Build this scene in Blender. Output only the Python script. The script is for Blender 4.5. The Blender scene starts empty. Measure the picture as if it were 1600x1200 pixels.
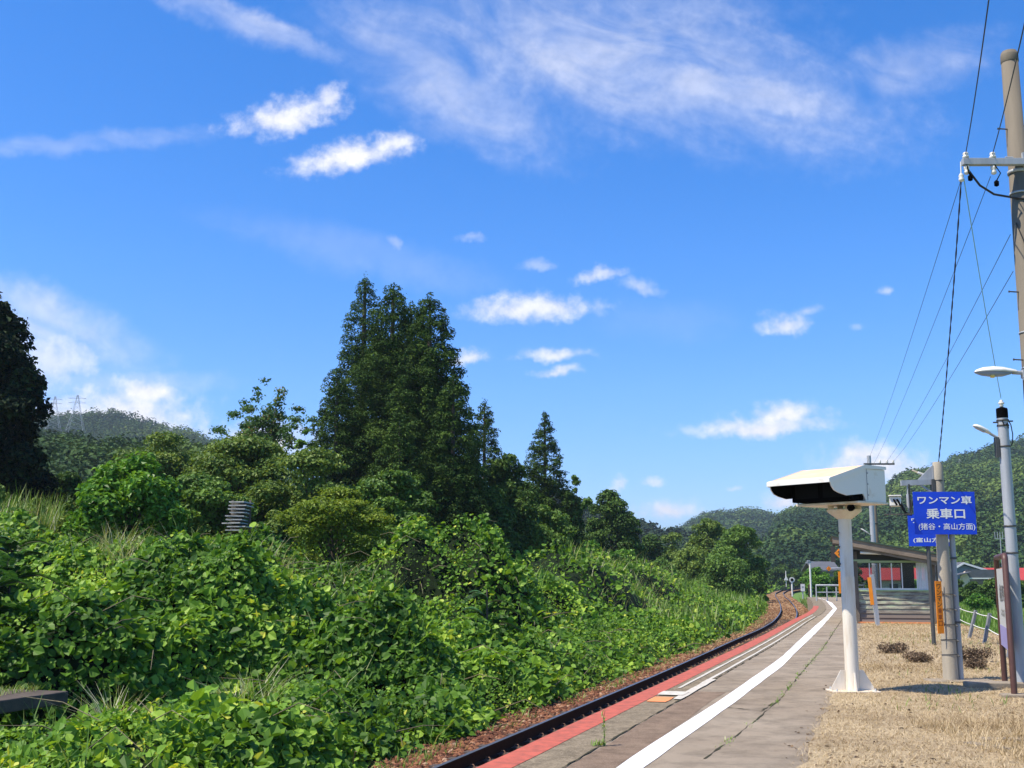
import bpy, math, random
import numpy as np
from mathutils import Vector, Matrix
R = math.radians
scene = bpy.context.scene
COL = scene.collection
# ------------------------------------------------------------------ camera
FPX, HZ, EYE = 1790.0, 302.0, 1.6
TH = math.atan(HZ / FPX)
cam_data = bpy.data.cameras.new("camera")
cam_data.sensor_width = 36.0
cam_data.lens = FPX / 1600.0 * 36.0
cam_data.clip_start = 0.1
cam_data.clip_end = 12000
cam = bpy.data.objects.new("camera", cam_data)
COL.objects.link(cam)
cam.location = (0, 0, EYE)
cam.rotation_euler = (R(90) + TH, 0, 0)
scene.camera = cam

def ray(px, py):
    u = (px - 800) / FPX; v = (600 - py) / FPX
    return Vector((u, math.cos(TH) - v * math.sin(TH), math.sin(TH) + v * math.cos(TH)))
def at(px, py, Y):
    d = ray(px, py); return Vector((0, 0, EYE)) + d * (Y / d.y)
def ground(px, py, z=0.0):
    d = ray(px, py); return Vector((0, 0, EYE)) + d * ((z - EYE) / d.z)

# ------------------------------------------------------------------ exposure, sun, sky
scene.view_settings.view_transform = 'Standard'
scene.view_settings.look = 'None'
scene.view_settings.gamma = 1.0
scene.view_settings.exposure = 0.58
SUN_DIR = Vector((-1.55, -0.55, 2.75)).normalized()
sl = bpy.data.lights.new("sun", 'SUN'); sl.energy = 5.0; sl.angle = R(0.5); sl.color = (1.0, 0.905, 0.745)
so = bpy.data.objects.new("sun", sl); COL.objects.link(so)
so.rotation_euler = SUN_DIR.to_track_quat('Z', 'Y').to_euler()
so.location = (-40, -15, 70)

world = bpy.data.worlds.new("World"); scene.world = world
world.use_nodes = True
nt = world.node_tree; nt.nodes.clear()
def wn(t, **kw):
    n = nt.nodes.new(t)
    for k, v in kw.items(): setattr(n, k, v)
    return n
L = nt.links.new
sky = wn('ShaderNodeTexSky', sky_type='NISHITA', sun_disc=False)
sky.sun_elevation = math.asin(SUN_DIR.z)
sky.sun_rotation = math.atan2(SUN_DIR.x, SUN_DIR.y)
sky.altitude = 200; sky.air_density = 1.0; sky.dust_density = 0.3; sky.ozone_density = 2.2
hsv = wn('ShaderNodeHueSaturation'); hsv.inputs['Saturation'].default_value = 1.42; hsv.inputs['Hue'].default_value = 0.508
L(sky.outputs[0], hsv.inputs['Color'])
bg = wn('ShaderNodeBackground'); bg.inputs['Strength'].default_value = 0.148
def math_n(op, a, b=None, c=None):
    n = wn('ShaderNodeMath', operation=op)
    for i, v in enumerate((a, b, c)):
        if v is None: continue
        if isinstance(v, (int, float)): n.inputs[i].default_value = v
        else: L(v, n.inputs[i])
    return n.outputs[0]
def dot_n(vec, c):
    n = wn('ShaderNodeVectorMath', operation='DOT_PRODUCT'); L(vec, n.inputs[0]); n.inputs[1].default_value = c
    return n.outputs['Value']
tc = wn('ShaderNodeTexCoord'); sep = wn('ShaderNodeSeparateXYZ'); L(tc.outputs['Generated'], sep.inputs[0])
ys = math_n('MAXIMUM', sep.outputs['Y'], 0.08)
cu = math_n('DIVIDE', sep.outputs['X'], ys); cw = math_n('DIVIDE', sep.outputs['Z'], ys)
def combine(a, b, c):
    n = wn('ShaderNodeCombineXYZ')
    for i, v in enumerate((a, b, c)):
        if isinstance(v, (int, float)): n.inputs[i].default_value = v
        else: L(v, n.inputs[i])
    return n.outputs[0]
P = combine(cu, cw, 1.0)
def noise_n(vec, scale, detail, rough=0.55, color=False, dist=0.0):
    n = wn('ShaderNodeTexNoise'); n.inputs['Scale'].default_value = scale; n.inputs['Detail'].default_value = detail
    n.inputs['Roughness'].default_value = rough; n.inputs['Distortion'].default_value = dist; L(vec, n.inputs['Vector'])
    return n.outputs['Color' if color else 'Fac']
wc = noise_n(P, 26, 7, 0.6, True)
sub = wn('ShaderNodeVectorMath', operation='SUBTRACT'); L(wc, sub.inputs[0]); sub.inputs[1].default_value = (.5, .5, .5)
mul = wn('ShaderNodeVectorMath', operation='MULTIPLY'); L(sub.outputs[0], mul.inputs[0]); mul.inputs[1].default_value = (0.045, 0.028, 0)
add = wn('ShaderNodeVectorMath', operation='ADD'); L(P, add.inputs[0]); L(mul.outputs[0], add.inputs[1])
PW = add.outputs[0]
fb = noise_n(P, 60, 8, 0.6)
def uw(px, py):
    d = ray(px, py); return d.x / d.y, d.z / d.y
def ellipse(src, px, py, rx, ry, tilt=0.0, flat=1.0):
    u0, w0 = uw(px, py); a, b = rx / FPX, ry / FPX
    c, s = math.cos(R(tilt)), math.sin(R(tilt))
    e1 = dot_n(src, (c / a, s / a, -(c * u0 + s * w0) / a))
    e2 = dot_n(src, (-s / b, c / b, -(-s * u0 + c * w0) / b))
    if flat != 1.0: e2 = math_n('MAXIMUM', e2, math_n('MULTIPLY', e2, -flat))
    ln = wn('ShaderNodeVectorMath', operation='LENGTH'); L(combine(e1, e2, 0.0), ln.inputs[0])
    return ln.outputs['Value']
def sstep(v, lo, hi, top=1.0):
    n = wn('ShaderNodeMapRange', interpolation_type='SMOOTHSTEP'); L(v, n.inputs[0])
    n.inputs[1].default_value = lo; n.inputs[2].default_value = hi; n.inputs[3].default_value = 0; n.inputs[4].default_value = top
    return n.outputs[0]
fbk = math_n('MULTIPLY', math_n('SUBTRACT', fb, 0.5), 1.5)
ramp = wn('ShaderNodeValToRGB'); L(cw, ramp.inputs[0]); er = ramp.color_ramp.elements
SKY_STOPS = [(0, (.44, .58, .96)), (.087, (.52, .66, .97)), (.165, (.66, .78, 1)), (.283, (.75, .87, 1)), (.40, (.80, .90, 1)), (.60, (.95, .95, 1))]
while len(er) < len(SKY_STOPS): er.new(.5)
for i_, (p_, c_) in enumerate(SKY_STOPS): er[i_].position = p_; er[i_].color = (*c_, 1)
skm = wn('ShaderNodeMix', data_type='RGBA', blend_type='MULTIPLY'); skm.inputs['Factor'].default_value = 1
L(hsv.outputs[0], skm.inputs[6]); L(ramp.outputs[0], skm.inputs[7]); L(skm.outputs[2], bg.inputs[0])
dens = None
CUMULUS = [ # px, py, rx, ry, tilt, flat, strength
 (452,182,105,36,14,1.2,.85),(512,150,36,24,30,1,.7),(548,247,112,32,9,1.2,.9),(610,225,45,22,10,1,.8),(830,484,122,26,2,1.3,.82),(735,562,32,16,6,1.3,.8),
 (865,553,60,15,0,1.4,.75),(868,580,48,11,0,1.2,.7),(940,432,42,14,10,1.4,.6),(1000,446,38,16,-5,1.2,.4),(1222,505,42,20,5,1.3,.7),(1262,488,30,10,5,1.2,.35),
 (1190,668,128,24,2,1.8,.92),(1230,652,62,26,0,1.8,.95),(1372,738,100,44,-4,1.5,.97),(1350,716,60,30,0,1.5,.95),(1038,800,56,22,3,1.8,.95),(1222,784,40,20,3,1.5,.9),
 (205,655,140,66,-12,1.0,.97),(230,620,60,34,0,1.2,.97),(100,660,120,52,0,1,.92),(410,690,90,36,0,1.2,.95),(80,560,100,60,-8,1,.62),
 (965,754,18,10,0,1.3,.55),(1022,753,20,8,0,1.3,.55),(1146,765,14,6,0,1.3,.4),(838,414,36,14,5,1.2,.28),(735,372,26,8,0,1,.25),(615,378,16,16,60,1,.25),(1384,448,20,9,8,1.2,.4),(1340,514,16,8,0,1,.2)]
for (px, py, rx, ry, tilt, flat, st) in CUMULUS:
    e = ellipse(PW, px, py, rx, ry, tilt, flat)
    v = math_n('ADD', math_n('SUBTRACT', 1.0, e), fbk)
    m = sstep(v, -0.24, 1.0, min(1.0, st * 1.12))
    dens = m if dens is None else math_n('MAXIMUM', dens, m)
# cirrus: stretched, tilted fibres
def streaks(tilt, sx, sy, seed):
    c, s = math.cos(R(tilt)), math.sin(R(tilt))
    v = combine(dot_n(P, (c * sx, s * sx, 0)), dot_n(P, (-s * sy, c * sy, 0)), seed)
    return noise_n(v, 1.0, 6, 0.55, dist=0.9)
st1 = streaks(-28, 9, 17, 3.1); st2 = streaks(-18, 8, 17, 8.4)
for (px, py, rx, ry, tilt, stf, top, soft) in [
  (1000,95,470,140,-14,st1,.62,.0),(1150,140,300,46,-12,st1,.55,.12),(1400,110,190,60,14,st1,.42,0),(690,120,260,90,-30,st1,.50,.04),(740,190,120,34,8,st1,.30,.05),
  (380,35,190,30,-21,st2,.50,.04),(130,222,330,20,4,st2,.32,.02),(90,510,190,56,-22,st2,.62,.1),(130,600,220,26,0,st2,.45,.12),(560,395,260,42,-14,st2,.12,.1),(1040,500,130,40,0,st2,.10,.1),(860,20,420,70,0,st1,.4,0)]:
    e = ellipse(PW, px, py, rx, ry, tilt)
    body = sstep(math_n('ADD', math_n('SUBTRACT', 1.0, e), math_n('MULTIPLY', fbk, 0.4)), -0.25, 0.75)
    f = sstep(stf, 0.16 - soft, 0.84 - soft, top)
    dens = math_n('MAXIMUM', dens, math_n('MULTIPLY', body, f))
front = sstep(sep.outputs['Y'], 0.1, 0.25)
dens = math_n('MULTIPLY', dens, front)
cl = wn('ShaderNodeBackground'); cl.inputs['Color'].default_value = (0.77, 0.77, 0.82, 1); cl.inputs['Strength'].default_value = 1.0
shade = wn('ShaderNodeMapRange'); L(fb, shade.inputs[0]); shade.inputs[1].default_value = .3; shade.inputs[2].default_value = .7
shade.inputs[3].default_value = 0.80; shade.inputs[4].default_value = 1.0; L(shade.outputs[0], cl.inputs['Strength'])
mx = wn('ShaderNodeMixShader'); L(dens, mx.inputs[0]); L(bg.outputs[0], mx.inputs[1]); L(cl.outputs[0], mx.inputs[2])
wo = wn('ShaderNodeOutputWorld'); L(mx.outputs[0], wo.inputs['Surface'])
world.cycles.sampling_method = 'MANUAL'; world.cycles.sample_map_resolution = 256

# ------------------------------------------------------------------ helpers
def tag(o, label=None, cat=None, group=None, kind=None):
    if label: o['label'] = label
    if cat: o['category'] = cat
    if group: o['group'] = group
    if kind: o['kind'] = kind
    return o
def empty(name, loc, rz=0.0, label=None, cat=None, group=None):
    o = bpy.data.objects.new(name, None); COL.objects.link(o)
    o.empty_display_size = 0.3
    o.location = loc; o.rotation_euler = (0, 0, rz)
    return tag(o, label, cat, group)
def children(o): return [c for c in bpy.data.objects if c.parent == o]
def copy_tree(o, parent=None):
    c = o.copy(); COL.objects.link(c); c.parent = parent
    for ch in children(o): copy_tree(ch, c)
    return c

class MB:
    """collects shapes for one mesh"""
    def __init__(s): s.v = []; s.f = []; s.sm = []
    def add(s, vs, fs, smooth=False, M=None):
        o = len(s.v)
        s.v += [tuple(M @ Vector(p)) if M else tuple(p) for p in vs]
        s.f += [tuple(i + o for i in f) for f in fs]; s.sm += [smooth] * len(fs)
        return s
    def box(s, c, size, M=None, rot=None):
        x, y, z = (d / 2 for d in size)
        T = Matrix.Translation(c)
        if rot: T = T @ rot.to_4x4()
        if M: T = M @ T
        vs = [(-x,-y,-z),(x,-y,-z),(x,y,-z),(-x,y,-z),(-x,-y,z),(x,-y,z),(x,y,z),(-x,y,z)]
        return s.add(vs, [(0,3,2,1),(4,5,6,7),(0,1,5,4),(1,2,6,5),(2,3,7,6),(3,0,4,7)], False, T)
    def bar(s, a, b, w, h=None, up=(0,0,1)):
        a, b = Vector(a), Vector(b); d = b - a
        q = d.to_track_quat('Z', 'Y') if abs(d.normalized().dot(Vector(up))) > .98 else None
        if q is None:
            zz = d.normalized(); xx = zz.cross(Vector(up)).normalized(); yy = zz.cross(xx)
            rot = Matrix((xx, yy, zz)).transposed()
        else: rot = q.to_matrix()
        return s.box((a + b) / 2, (w, h or w, d.length), rot=rot)
    def tube(s, pts, r, n=8, caps=True):
        pts = [Vector(p) for p in pts]; rs = r if isinstance(r, (list, tuple)) else [r] * len(pts)
        vs, fs = [], []
        ref = None
        for i, p in enumerate(pts):
            t = (pts[min(i + 1, len(pts) - 1)] - pts[max(i - 1, 0)]).normalized()
            if ref is None:
                ref = Vector((0, 0, 1)) if abs(t.z) < .9 else Vector((1, 0, 0))
            x = (ref - t * ref.dot(t)).normalized(); y = t.cross(x); ref = x
            for k in range(n):
                a = 2 * math.pi * k / n
                vs.append(p + (x * math.cos(a) + y * math.sin(a)) * rs[i])
        for i in range(len(pts) - 1):
            for k in range(n):
                k2 = (k + 1) % n
                fs.append((i * n + k, i * n + k2, (i + 1) * n + k2, (i + 1) * n + k))
        s.add(vs, fs, True)
        if caps:
            s.add(vs[:n], [tuple(range(n - 1, -1, -1))]); s.add(vs[-n:], [tuple(range(n))])
        return s
    def prism(s, poly, d0, d1, axis='y', M=None):
        """polygon of (a,b) extruded along axis from d0 to d1"""
        n = len(poly)
        def mk(a, b, d):
            return {'y': (a, d, b), 'z': (a, b, d), 'x': (d, a, b)}[axis]
        vs = [mk(a, b, d0) for a, b in poly] + [mk(a, b, d1) for a, b in poly]
        fs = [tuple(range(n)), tuple(range(2 * n - 1, n - 1, -1))]
        fs += [(i, i + n, (i + 1) % n + n, (i + 1) % n) for i in range(n)]
        return s.add(vs, fs, False, M)
    def lathe(s, prof, n=16, M=None):
        vs, fs = [], []
        for r_, z in prof:
            for k in range(n):
                a = 2 * math.pi * k / n; vs.append((r_ * math.cos(a), r_ * math.sin(a), z))
        for i in range(len(prof) - 1):
            for k in range(n):
                k2 = (k + 1) % n; fs.append((i * n + k, i * n + k2, (i + 1) * n + k2, (i + 1) * n + k))
        s.add(vs, fs, True, M)
        m = len(prof) - 1
        s.add([vs[k] for k in range(n)], [tuple(range(n - 1, -1, -1))], False, M)
        s.add([vs[m * n + k] for k in range(n)], [tuple(range(n))], False, M)
        return s
    def build(s, name, mat, parent=None, bevel=0.0, loc=None):
        me = bpy.data.meshes.new(name); me.from_pydata(s.v, [], s.f); me.update()
        me.polygons.foreach_set('use_smooth', s.sm)
        import bmesh
        bm = bmesh.new(); bm.from_mesh(me); bmesh.ops.recalc_face_normals(bm, faces=bm.faces); bm.to_mesh(me); bm.free()
        o = bpy.data.objects.new(name, me); COL.objects.link(o)
        for m in (mat if isinstance(mat, (list, tuple)) else [mat]): me.materials.append(m)
        if parent: o.parent = parent
        if loc: o.location = loc
        if bevel:
            b = o.modifiers.new('bevel', 'BEVEL'); b.width = bevel; b.segments = 2; b.limit_method = 'ANGLE'
        return o

def np_mesh(name, verts, quads, mat, tint=None, parent=None, smooth=False):
    """fast mesh of quads from numpy arrays"""
    me = bpy.data.meshes.new(name)
    nv, nf = len(verts), len(quads); k = quads.shape[1]
    me.vertices.add(nv); me.vertices.foreach_set('co', np.ascontiguousarray(verts, dtype=np.float32).ravel())
    me.loops.add(nf * k); me.loops.foreach_set('vertex_index', np.ascontiguousarray(quads, dtype=np.int32).ravel())
    me.polygons.add(nf)
    me.polygons.foreach_set('loop_start', np.arange(0, nf * k, k, dtype=np.int32))
    if smooth: me.polygons.foreach_set('use_smooth', np.ones(nf, dtype=bool))
    if tint is not None:
        a = me.attributes.new('tint', 'FLOAT', 'POINT'); a.data.foreach_set('value', np.ascontiguousarray(tint, dtype=np.float32))
    me.update(calc_edges=True); me.validate()
    if not smooth: me.polygons.foreach_set('use_smooth', np.zeros(nf, dtype=bool))
    me.materials.append(mat)
    o = bpy.data.objects.new(name, me); COL.objects.link(o)
    if parent: o.parent = parent
    return o

# ------------------------------------------------------------------ materials
def srgb(r, g, b):
    return tuple(((c / 255) / 12.92 if c / 255 <= .04045 else ((c / 255 + .055) / 1.055) ** 2.4) for c in (r, g, b))
def mat_base(name):
    m = bpy.data.materials.new(name); m.use_nodes = True; return m, m.node_tree, m.node_tree.nodes['Principled BSDF']
def solid(name, col, rough=.6, metal=0.0, var=.12, scale=6.0, col2=None, bump=0.0, bscale=None, streak=False, thresh=(.35, .7)):
    """base colour broken by object-space noise"""
    m, t, b = mat_base(name)
    tcn = t.nodes.new('ShaderNodeTexCoord'); mp = t.nodes.new('ShaderNodeMapping'); t.links.new(tcn.outputs['Object'], mp.inputs[0])
    if streak: mp.inputs['Scale'].default_value = (1, 1, .12)
    n = t.nodes.new('ShaderNodeTexNoise'); n.inputs['Scale'].default_value = scale; n.inputs['Detail'].default_value = 6; n.inputs['Roughness'].default_value = .65
    t.links.new(mp.outputs[0], n.inputs['Vector'])
    r = t.nodes.new('ShaderNodeValToRGB'); t.links.new(n.outputs['Fac'], r.inputs[0])
    c2 = col2 or tuple(c * (1 - var) for c in col)
    r.color_ramp.elements[0].position = thresh[0]; r.color_ramp.elements[0].color = (*c2, 1)
    r.color_ramp.elements[1].position = thresh[1]; r.color_ramp.elements[1].color = (*col, 1)
    t.links.new(r.outputs[0], b.inputs['Base Color'])
    b.inputs['Roughness'].default_value = rough; b.inputs['Metallic'].default_value = metal
    if bump:
        n2 = t.nodes.new('ShaderNodeTexNoise'); n2.inputs['Scale'].default_value = bscale or scale * 6; n2.inputs['Detail'].default_value = 5
        t.links.new(tcn.outputs['Object'], n2.inputs['Vector'])
        bp = t.nodes.new('ShaderNodeBump'); bp.inputs['Strength'].default_value = bump; bp.inputs['Distance'].default_value = .02
        t.links.new(n2.outputs['Fac'], bp.inputs['Height']); t.links.new(bp.outputs[0], b.inputs['Normal'])
    return m
def ground_mat(name, cols, s1, s2, bump=.5, bscale=60, rough=.9, extra=None):
    """three colours mixed by a coarse and a fine noise"""
    m, t, b = mat_base(name)
    g = t.nodes.new('ShaderNodeTexCoord')
    def nz(s, d=8, ro=.65):
        n = t.nodes.new('ShaderNodeTexNoise'); n.inputs['Scale'].default_value = s; n.inputs['Detail'].default_value = d; n.inputs['Roughness'].default_value = ro
        t.links.new(g.outputs['Object'], n.inputs['Vector']); return n.outputs['Fac']
    r1 = t.nodes.new('ShaderNodeValToRGB'); t.links.new(nz(s1), r1.inputs[0])
    r1.color_ramp.elements[0].position = .36; r1.color_ramp.elements[0].color = (*cols[0], 1)
    r1.color_ramp.elements[1].position = .66; r1.color_ramp.elements[1].color = (*cols[1], 1)
    st_ = t.nodes.new('ShaderNodeMapRange'); t.links.new(nz(s1 * 4.3, 9, .72), st_.inputs[0]); st_.inputs[1].default_value = .38; st_.inputs[2].default_value = .56; st_.inputs[3].default_value = .66; st_.inputs[4].default_value = 1.0
    r2 = t.nodes.new('ShaderNodeValToRGB'); t.links.new(nz(s2, 4, .8), r2.inputs[0])
    r2.color_ramp.elements[0].position = .40; r2.color_ramp.elements[1].position = .68
    mxn = t.nodes.new('ShaderNodeMix'); mxn.data_type = 'RGBA'
    t.links.new(r2.outputs[0], mxn.inputs['Factor']); t.links.new(r1.outputs[0], mxn.inputs[6]); mxn.inputs[7].default_value = (*cols[2], 1)
    m3 = t.nodes.new('ShaderNodeMix'); m3.data_type = 'RGBA'; m3.blend_type = 'MULTIPLY'; m3.inputs['Factor'].default_value = 1; t.links.new(mxn.outputs[2], m3.inputs[6]); t.links.new(st_.outputs[0], m3.inputs[7])
    t.links.new(m3.outputs[2], b.inputs['Base Color']); b.inputs['Roughness'].default_value = rough; b.inputs['Specular IOR Level'].default_value = .12
    bp = t.nodes.new('ShaderNodeBump'); bp.inputs['Strength'].default_value = bump; bp.inputs['Distance'].default_value = .02
    t.links.new(nz(bscale, 4, .7), bp.inputs['Height']); t.links.new(bp.outputs[0], b.inputs['Normal'])
    return m
def leaf_mat(name, cols, rough=.5, transl=.3, spec=.35):
    m, t, b = mat_base(name)
    a = t.nodes.new('ShaderNodeAttribute'); a.attribute_name = 'tint'
    r = t.nodes.new('ShaderNodeValToRGB'); t.links.new(a.outputs['Fac'], r.inputs[0])
    el = r.color_ramp.elements
    while len(el) < len(cols): el.new(.5)
    for i, (p, c) in enumerate(cols): el[i].position = p; el[i].color = (*c, 1)
    t.links.new(r.outputs[0], b.inputs['Base Color']); b.inputs['Roughness'].default_value = rough
    b.inputs['Specular IOR Level'].default_value = spec
    tr = t.nodes.new('ShaderNodeBsdfTranslucent')
    hs = t.nodes.new('ShaderNodeMix'); hs.data_type = 'RGBA'; hs.blend_type = 'MULTIPLY'; hs.inputs['Factor'].default_value = 1
    t.links.new(r.outputs[0], hs.inputs[6]); hs.inputs[7].default_value = (1.5, 1.35, .6, 1)
    t.links.new(hs.outputs[2], tr.inputs[0])
    ms = t.nodes.new('ShaderNodeMixShader'); ms.inputs[0].default_value = transl
    t.links.new(b.outputs[0], ms.inputs[1]); t.links.new(tr.outputs[0], ms.inputs[2])
    t.links.new(ms.outputs[0], t.nodes['Material Output'].inputs['Surface'])
    return m

M = {}
M['white_paint'] = solid('white_enamel', (.72, .71, .67), .45, scale=5, col2=(.60, .54, .44), thresh=(.27, .45))
M['cream_paint'] = solid('cream_enamel', (.78, .70, .57), .45, scale=5, col2=(.62, .50, .36))
M['roof_cream'] = solid('peach_enamel', (.80, .47, .25), .5, scale=2.5, col2=(.78, .58, .38))  # peach enamel of the monitor roof, warmer than its white sides
M['column_paint'] = solid('column_enamel', (.70, .65, .56), .45, scale=7, col2=(.55, .45, .33), streak=True, thresh=(.30, .48))
M['black'] = solid('matt_black', (.004, .004, .0045), 1.0, var=.3); M['black'].node_tree.nodes['Principled BSDF'].inputs['Specular IOR Level'].default_value = .03
M['dark_glass'] = solid('dark_screen', (.006, .0065, .008), .7); M['dark_glass'].node_tree.nodes['Principled BSDF'].inputs['Specular IOR Level'].default_value = .1
M['blue'] = solid('blue_sign_enamel', srgb(4, 66, 214), .5, scale=3, col2=srgb(3, 60, 200)); 
M['letter_white'] = solid('white_lettering', (.82, .82, .80), .5, scale=20)
M['sign_edge'] = solid('sign_edge_grey', (.35, .36, .38), .5)
M['concrete_pole'] = solid('pole_concrete', (.175, .148, .112), .85, scale=4, col2=(.115, .097, .073), bump=.25, bscale=70, streak=True)
M['concrete_pale'] = solid('pale_pole_concrete', (.44, .39, .31), .85, scale=4, col2=(.31, .275, .22), bump=.25, bscale=70, streak=True)
M['galv'] = solid('galvanised_steel', (.42, .44, .47), .55, .15, scale=7, col2=(.30, .32, .35), streak=True)
M['fence_grey'] = solid('fence_post_grey', (.20, .205, .22), .7, scale=8, col2=(.14, .145, .16))
M['steel_dark'] = solid('dark_steel', (.09, .09, .09), .55, .3, var=.3)
M['rust_brown'] = solid('brown_painted_steel', (.10, .045, .035), .5, scale=9, col2=(.07, .03, .025))
M['rail_steel'] = solid('rusty_rail_steel', (.035, .020, .014), .95, 0, scale=25, col2=(.06, .03, .018)); M['rail_steel'].node_tree.nodes['Principled BSDF'].inputs['Specular IOR Level'].default_value = .1
M['rail_head'] = solid('polished_rail_head', (.20, .20, .215), .4, .7, scale=12, col2=(.14, .14, .15))
M['clip'] = solid('rusty_clip', (.20, .11, .065), .8, scale=30)
M['wood_sleeper'] = solid('sleeper_wood', (.10, .075, .055), .9, scale=8, col2=(.05, .035, .028), bump=.4)
M['orange'] = solid('orange_enamel', srgb(250, 150, 20), .5, scale=5, col2=srgb(238, 135, 12))
M['ink'] = solid('black_ink', (.03, .025, .02), .6)
M['red_ink'] = solid('red_brown_ink', (.30, .06, .01), .6)
M['grey_board'] = solid('grey_board', (.50, .50, .48), .6, scale=3, col2=(.44, .44, .42))
M['purple_board'] = solid('lilac_board', (.30, .27, .50), .6, scale=3)
M['mark_grey'] = solid('worn_grey_lettering', (.12, .12, .12), .6)
M['wood_dark'] = solid('weathered_timber', (.19, .155, .12), .85, scale=3, col2=(.10, .08, .062), bump=.3, streak=False)
M['wood_fascia'] = solid('fascia_timber', (.26, .20, .15), .8, scale=2.5, col2=(.15, .115, .085), bump=.3)
M['dark_panel'] = solid('dark_shelter_panel', (.035, .034, .032), .8)
M['roof_green'] = solid('dark_green_roof', (.03, .06, .04), .6, scale=4)
M['pale_green'] = solid('pale_green_paint', (.36, .47, .27), .65, scale=6, col2=(.28, .37, .2))
M['window_white'] = solid('white_window_frame', (.72, .73, .74), .5)
M['panel_white'] = solid('ribbed_white_panel', (.62, .65, .70), .6, scale=3)
M['ceramic'] = solid('white_ceramic', (.72, .69, .62), .3)
M['cable'] = solid('black_cable', (.015, .015, .018), .6)
M['cable_teal'] = solid('pale_teal_cable', (.25, .50, .50), .6)
M['roof_red'] = solid('red_metal_roof', srgb(176, 62, 58), .7, scale=2, col2=srgb(160, 52, 50))
M['roof_grey'] = solid('grey_tile_roof', (.10, .105, .12), .7, scale=1.2, col2=(.075, .08, .09))
M['wall_pale'] = solid('pale_house_wall', (.62, .58, .52), .8, scale=1)
M['wall_beige'] = solid('beige_house_wall', (.66, .54, .43), .8, scale=1)
M['wall_blue'] = solid('blue_grey_house_wall', (.24, .30, .38), .8, scale=1)
M['house_glass'] = solid('dark_house_window', (.05, .06, .07), .15)
M['paint_line'] = solid('white_road_paint', (.72, .72, .72), .75, scale=11, col2=(.58, .56, .53), bump=.15, thresh=(.28, .46))
M['old_line'] = solid('worn_white_paint', (.55, .52, .45), .8, scale=14, col2=(.36, .32, .26), thresh=(.3, .6))
M['red_line'] = solid('red_edge_paint', srgb(180, 88, 68), .85, scale=7, col2=srgb(138, 74, 58), thresh=(.32, .60))
M['orange_mark'] = solid('orange_paint_mark', srgb(225, 140, 85), .8, scale=12)
M['stone'] = solid('grey_white_stone', (.45, .43, .41), .9, scale=3, col2=(.25, .24, .23))
M['plank'] = solid('pale_weathered_board', (.62, .61, .59), .85, scale=5, col2=(.34, .33, .31))
M['slab'] = solid('dark_old_concrete', (.10, .075, .06), .9, scale=3, col2=(.05, .04, .032), bump=.4)
M['footing'] = solid('footing_concrete', (.30, .25, .19), .9, scale=6, col2=(.20, .165, .12), bump=.4)
M['rope'] = solid('white_rope', (.70, .69, .66), .8)
M['lens'] = solid('lamp_lens', (.20, .28, .45), .12)
M['bulb'] = solid('amber_bulb', (.75, .55, .15), .3)
m, t, b = mat_base('window_glass'); b.inputs['Base Color'].default_value = (.02, .025, .03, 1); b.inputs['Roughness'].default_value = .05
tr = t.nodes.new('ShaderNodeBsdfTransparent'); ms = t.nodes.new('ShaderNodeMixShader'); ms.inputs[0].default_value = .22
t.links.new(tr.outputs[0], ms.inputs[1]); t.links.new(b.outputs[0], ms.inputs[2]); t.links.new(ms.outputs[0], t.nodes['Material Output'].inputs[0])
M['glass'] = m
M['bark'] = solid('tree_bark', (.12, .095, .07), .9, scale=6, col2=(.06, .045, .035), bump=.5)
M['bark_pale'] = solid('pale_bark', (.30, .27, .22), .9, scale=6, col2=(.2, .17, .14), bump=.4)
M['asphalt'] = ground_mat('platform_asphalt', ((.19, .145, .10), (.295, .245, .185), (.42, .355, .275)), .42, 120, .6, 150)
M['asphalt_brown'] = ground_mat('brown_worn_asphalt', ((.14, .095, .064), (.20, .145, .10), (.28, .21, .155)), .9, 60, .35, 90)
M['edge_concrete'] = ground_mat('edge_concrete', ((.115, .092, .062), (.235, .19, .13), (.32, .265, .185)), 1.6, 40, .35, 80)
M['joint'] = ground_mat('dark_joint', ((.035, .030, .022), (.07, .058, .04), (.055, .065, .03)), 3, 20, .4, 40)
M['straw_soil'] = ground_mat('straw_covered_soil', ((.25, .18, .105), (.43, .335, .205), (.54, .44, .29)), 1.2, 40, .8, 70)
M['ballast'] = ground_mat('rusty_ballast', ((.085, .036, .02), (.15, .066, .036), (.21, .105, .06)), 6, 28, 1.0, 35)
M['ballast_pale'] = ground_mat('ochre_ballast', ((.16, .085, .04), (.25, .145, .07), (.32, .21, .11)), 3, 20, .9, 30)
M['soil'] = ground_mat('shady_soil', ((.006, .012, .004), (.012, .022, .006), (.010, .024, .006)), .5, 8, .6, 20)  # near-black: shade of the gaps between creeper leaves put into the colour
M['field'] = ground_mat('grass_field', ((.085, .17, .03), (.12, .22, .04), (.15, .24, .06)), .12, 3, .6, 8)
M['wood_floor'] = ground_mat('hill_soil', ((.018, .035, .014), (.025, .05, .018), (.03, .055, .02)), .02, .3, .3, 1)
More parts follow.
